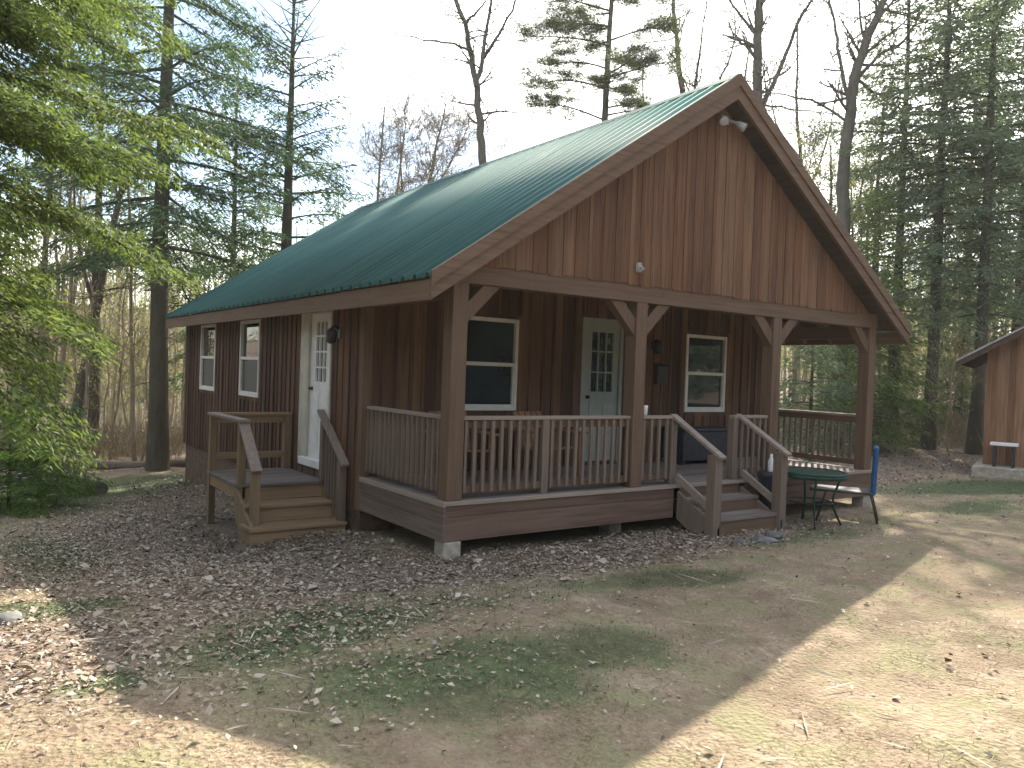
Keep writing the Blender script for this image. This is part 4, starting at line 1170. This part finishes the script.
# leaning trunk and thin trees in the woods left of the cabin: individuals copied from a few kinds
def sapling_proto(seed, H, r, fork):
    rng = np.random.default_rng(seed); T = Tubes(); Lm = Tubes(); ends = []
    zs = np.linspace(-.3, H, 9); wx = np.cumsum(rng.normal(0, .10, 9)); wy = np.cumsum(rng.normal(0, .10, 9))
    P = np.stack([wx, wy, zs], -1); T.add(P, r*(1-.8*np.clip(zs/H, 0, 1)), 6)
    for k in range(16):
        t = rng.uniform(.25, 1); c = np.array([np.interp(t*H, zs, P[:, q]) for q in range(3)])
        a = rng.uniform(0, 6.28); grow(Lm, c, (math.cos(a)*.8, math.sin(a)*.8, .7), rng.uniform(.6, 1.7)*(1.2-t*.5), r*.35*(1.1-t), 2, rng, ends, kids_=(2, 4), minr=.006)
    root = empty('bare_sapling', (0, 0, 0))
    T.build('trunk', M['bark_far'], root); Lm.build('limb', M['bark_far'], root)
    L = Leaves(); E_ = np.concatenate(ends); nb = 500; k = rng.integers(0, len(E_), nb)
    L.add(E_[k]+rng.normal(0, .08, (nb, 3)), rng.normal(0, 1, (nb, 3)), rng.normal(0, 1, (nb, 3)), rng.uniform(.04, .09, nb), .04)
    L.build('crown', M['bud'], root)
    return root
PROT = [sapling_proto(90, 7.5, .045, 0), sapling_proto(91, 6.0, .035, 0), sapling_proto(92, 9.0, .07, 0), sapling_proto(93, 5.0, .03, 0)]
used = set()
def put_sapling(k, x, y, s, rz, label, group):
    src = PROT[k]
    if k in used:
        o = src.copy(); COL.objects.link(o)
        for c in kids(src):
            d = c.copy(); COL.objects.link(d); d.parent = o
    else:
        o = src; used.add(k)
    o.location = (x, y, gz(x, y)); o.rotation_euler = (0, 0, rz); o.scale = (s, s, s); tag(o, label, 'tree', group)
rs = random.Random(3)
for i in range(62):
    px = rs.uniform(-30, 185); dist = rs.uniform(23, 46)
    x, y = place_tree(px, dist)
    put_sapling(i % 4, x, y, rs.uniform(.75, 1.25), rs.uniform(0, 6.28), 'thin bare tan sapling in the woods left of the cabin', 'bare saplings left of the cabin')
for i in range(46):
    px = rs.uniform(780, 1010); dist = rs.uniform(24, 48)
    x, y = place_tree(px, dist)
    put_sapling((i+1) % 4, x, y, rs.uniform(.7, 1.2), rs.uniform(0, 6.28), 'thin bare sapling in the woods right of the cabin', 'bare saplings right of the cabin')
bare_tree('leaning_tree', 92, 24, [([(-.6, -.3), (-.3, 2.2), (.1, 4.6), (.5, 7.0), (.9, 9)], .16, .05), ([(.0, 4.0), (-.5, 6), (-.6, 8)], .07, .02)], 'grey bare tree leaning right in the woods left of the tall hemlock', .16, seed=62, mat='bark_grey', ntw=5)
bare_tree('woods_tree', 35, 26, [([(0, -.3), (.1, 2.5), (.1, 6), (.2, 10)], .13, .05)], 'dark straight bare trunk in the woods at the far left', .13, seed=63, mat='bark_grey', ntw=4)
bare_tree('woods_tree', 868, 30, [([(0, -.3), (.1, 2.5), (.1, 6), (.2, 12)], .12, .04)], 'slim grey trunk in the woods just right of the porch corner', .12, seed=64, mat='bark_grey', ntw=4)

# far woods, one mass
def far_woods():
    rng = np.random.default_rng(5); T = Tubes(); L = Leaves()
    n = 900
    for i in range(n):
        az = rng.uniform(-60, 1120); dist = rng.uniform(46, 110)
        x, y = place_tree(az, dist); z0 = gz(x, y); H = rng.uniform(7, 13)
        b = np.array([x, y, z0-.3]); le = rng.normal(0, .5, 2); zs = np.linspace(0, 1, 4)
        P = np.stack([x+le[0]*zs**1.5, y+le[1]*zs**1.5, z0-.3+zs*H], -1); T.add(P, rng.uniform(.05, .14)*(1-.8*zs), 4)
        k = 60; t = rng.uniform(.2, 1, k); c = np.stack([np.interp(t, zs, P[:, q]) for q in range(3)], -1)
        a = rng.uniform(0, 6.28, k); d = np.stack([np.cos(a), np.sin(a), rng.uniform(.1, 1.3, k)], -1)
        L.add(c, d, rng.normal(0, 1, (k, 3)), rng.uniform(.6, 2.0, k)*(1.25-t), .045)
        k = 70; c = np.stack([np.interp(rng.uniform(.3, 1.05, k), zs, P[:, q]) for q in range(3)], -1)+rng.normal(0, .8, (k, 3))
        L.add(c, rng.normal(0, 1, (k, 3)), rng.normal(0, 1, (k, 3)), rng.uniform(.12, .25, k), .11)
    o = T.build('far_woods', M['bark_far']); tag(o, 'mass of tan bare woods on the slopes beyond the cabin', 'woods', kind='stuff')
    L.build('twigs', M['bud'], o)
    C_ = Leaves()                                                   # evergreen trees on the slopes on the camera's side of the clearing
    for i in range(420):
        az = rng.uniform(R(110), R(345)); dist = rng.uniform(30, 70)
        x, y = CAM.x+math.sin(az)*dist, CAM.y+math.cos(az)*dist; H = rng.uniform(9, 17); k = 260
        t = rng.random(k)**.8; a = rng.uniform(0, 6.28, k); rr = (1-t)*2.6*rng.uniform(.3, 1, k)
        c = np.stack([x+np.cos(a)*rr, y+np.sin(a)*rr, gz(x, y)+.5+t*H], -1)
        C_.add(c, np.stack([np.cos(a), np.sin(a), np.full(k, -.35)], -1), rng.normal(0, .5, (k, 3))+np.array([0, 0, .6]), rng.uniform(.7, 1.5, k), .6)
    C_.build('evergreens', M['hemlock_dark'], o)
far_woods()

def brush():
    """tan undergrowth at the edge of the woods"""
    rng = np.random.default_rng(8); L = Leaves()
    pts = []
    for i in range(1100):
        if rng.random() < .5: az = rng.uniform(-40, 190); dist = rng.uniform(22.5, 44)
        else: az = rng.uniform(770, 1040); dist = rng.uniform(23.5, 42)
        x, y = place_tree(az, dist)
        if 14 < x < 20.5 and 0 < y < 6: continue
        k = 16; a = rng.uniform(0, 6.28, k); d = np.stack([np.cos(a)*.5, np.sin(a)*.5, rng.uniform(.5, 1.4, k)], -1)
        c = np.stack([x+rng.normal(0, .25, k), y+rng.normal(0, .25, k), np.full(k, gz(x, y)-.05)], -1)+d*rng.uniform(0, .4, k)[:, None]
        L.add(c, d, rng.normal(0, 1, (k, 3)), rng.uniform(.4, 1.3, k), .016)
        k = 12; L.add(np.stack([x+rng.normal(0, .35, k), y+rng.normal(0, .35, k), gz(x, y)+rng.uniform(.1, 1.0, k)], -1), rng.normal(0, 1, (k, 3)), rng.normal(0, 1, (k, 3)), rng.uniform(.05, .12, k), .05)
    o = L.build('undergrowth', M['twig']); tag(o, 'tan twiggy undergrowth along the edge of the woods', 'undergrowth', kind='stuff')
brush()

# ------------------------------------------------------------------ sky, sun, camera
def world():
    w = bpy.data.worlds.new('World'); SC.world = w; w.use_nodes = True
    t = w.node_tree; t.nodes.clear()
    N = t.nodes.new; Lk = t.links.new
    out = N('ShaderNodeOutputWorld'); bg = N('ShaderNodeBackground'); Lk(bg.outputs[0], out.inputs[0])
    sky = N('ShaderNodeTexSky'); sky.sky_type = 'NISHITA'; sky.sun_disc = False
    el = math.asin(SUN_DIR.z); sky.sun_elevation = el; sky.sun_rotation = math.atan2(SUN_DIR.x, SUN_DIR.y)
    sky.air_density = 1.0; sky.dust_density = .7; sky.ozone_density = 1.0
    tc = N('ShaderNodeTexCoord'); mp = N('ShaderNodeMapping'); mp.inputs['Scale'].default_value = (1, 1, 2.6); mp.inputs['Location'].default_value = (0, 0, SKYOFF); Lk(tc.outputs['Generated'], mp.inputs[0])
    no = N('ShaderNodeTexNoise'); no.inputs['Scale'].default_value = 2.3; no.inputs['Detail'].default_value = 9; no.inputs['Roughness'].default_value = .58; no.inputs['Distortion'].default_value = .35; Lk(mp.outputs[0], no.inputs['Vector'])
    # more cloud towards the sun
    dt = N('ShaderNodeVectorMath'); dt.operation = 'DOT_PRODUCT'; Lk(tc.outputs['Generated'], dt.inputs[0]); dt.inputs[1].default_value = SUN_DIR
    m1 = N('ShaderNodeMapRange'); m1.inputs['From Min'].default_value = .86; m1.inputs['From Max'].default_value = 1; m1.inputs['To Max'].default_value = .42; Lk(dt.outputs['Value'], m1.inputs['Value'])
    ma = N('ShaderNodeMath'); ma.operation = 'ADD'; Lk(m1.outputs[0], ma.inputs[0]); Lk(no.outputs[0], ma.inputs[1])
    cr = N('ShaderNodeValToRGB'); cr.color_ramp.elements[0].position = .49; cr.color_ramp.elements[1].position = .68; Lk(ma.outputs[0], cr.inputs[0])
    mx = N('ShaderNodeMix'); mx.data_type = 'RGBA'; Lk(cr.outputs[0], mx.inputs[0]); Lk(sky.outputs[0], mx.inputs[6]); mx.inputs[7].default_value = (20.5, 20.0, 19.4, 1)
    Lk(mx.outputs[2], bg.inputs[0]); bg.inputs[1].default_value = SKY
def haze():
    t = NT('thin haze'); v = t.n('ShaderNodeVolumePrincipled'); v.inputs['Color'].default_value = (.98, .98, .98, 1)
    v.inputs['Density'].default_value = .0005; v.inputs['Anisotropy'].default_value = .35; t.l(v.outputs[0], t.out.inputs['Volume'])
    o = MB().box(-330, 330, -330, 330, -8, 26).build('haze', t.m); tag(o, 'pale haze in the air of the clearing', 'haze', kind='stuff')
haze()
SKYOFF = 4.1
SKY, SUN, EXPO = .05, 2.5, 2.55
world()
sl = bpy.data.lights.new('sun', 'SUN'); sl.energy = SUN; sl.angle = R(.55); sl.color = (1, .90, .76)
so = bpy.data.objects.new('sun', sl); COL.objects.link(so); so.rotation_euler = (-SUN_DIR).to_track_quat('-Z', 'Y').to_euler(); so.location = (20, 14, 25)

cd = bpy.data.cameras.new('camera'); cam = bpy.data.objects.new('camera', cd); COL.objects.link(cam)
fw = Vector((-math.sin(YAW)*math.cos(PITCH), math.cos(YAW)*math.cos(PITCH), math.sin(PITCH)))
rt = Vector((math.cos(YAW), math.sin(YAW), 0)); up = rt.cross(fw)
r2 = rt*math.cos(ROLL)+up*math.sin(ROLL); u2 = -rt*math.sin(ROLL)+up*math.cos(ROLL)
Mx = Matrix.Identity(4)
for i in range(3): Mx[i][0] = r2[i]; Mx[i][1] = u2[i]; Mx[i][2] = -fw[i]; Mx[i][3] = CAM[i]
cam.matrix_world = Mx
cd.sensor_width = 36; cd.lens = FOC*36/1024; cd.clip_start = .05; cd.clip_end = 3000
SC.camera = cam
vs = SC.view_settings; vs.view_transform = 'Standard'; vs.look = 'None'; vs.exposure = EXPO; vs.gamma = 1; vs.use_curve_mapping = False
SC.cycles.use_denoising = True
SC.cycles.max_bounces = 8; SC.cycles.transparent_max_bounces = 8
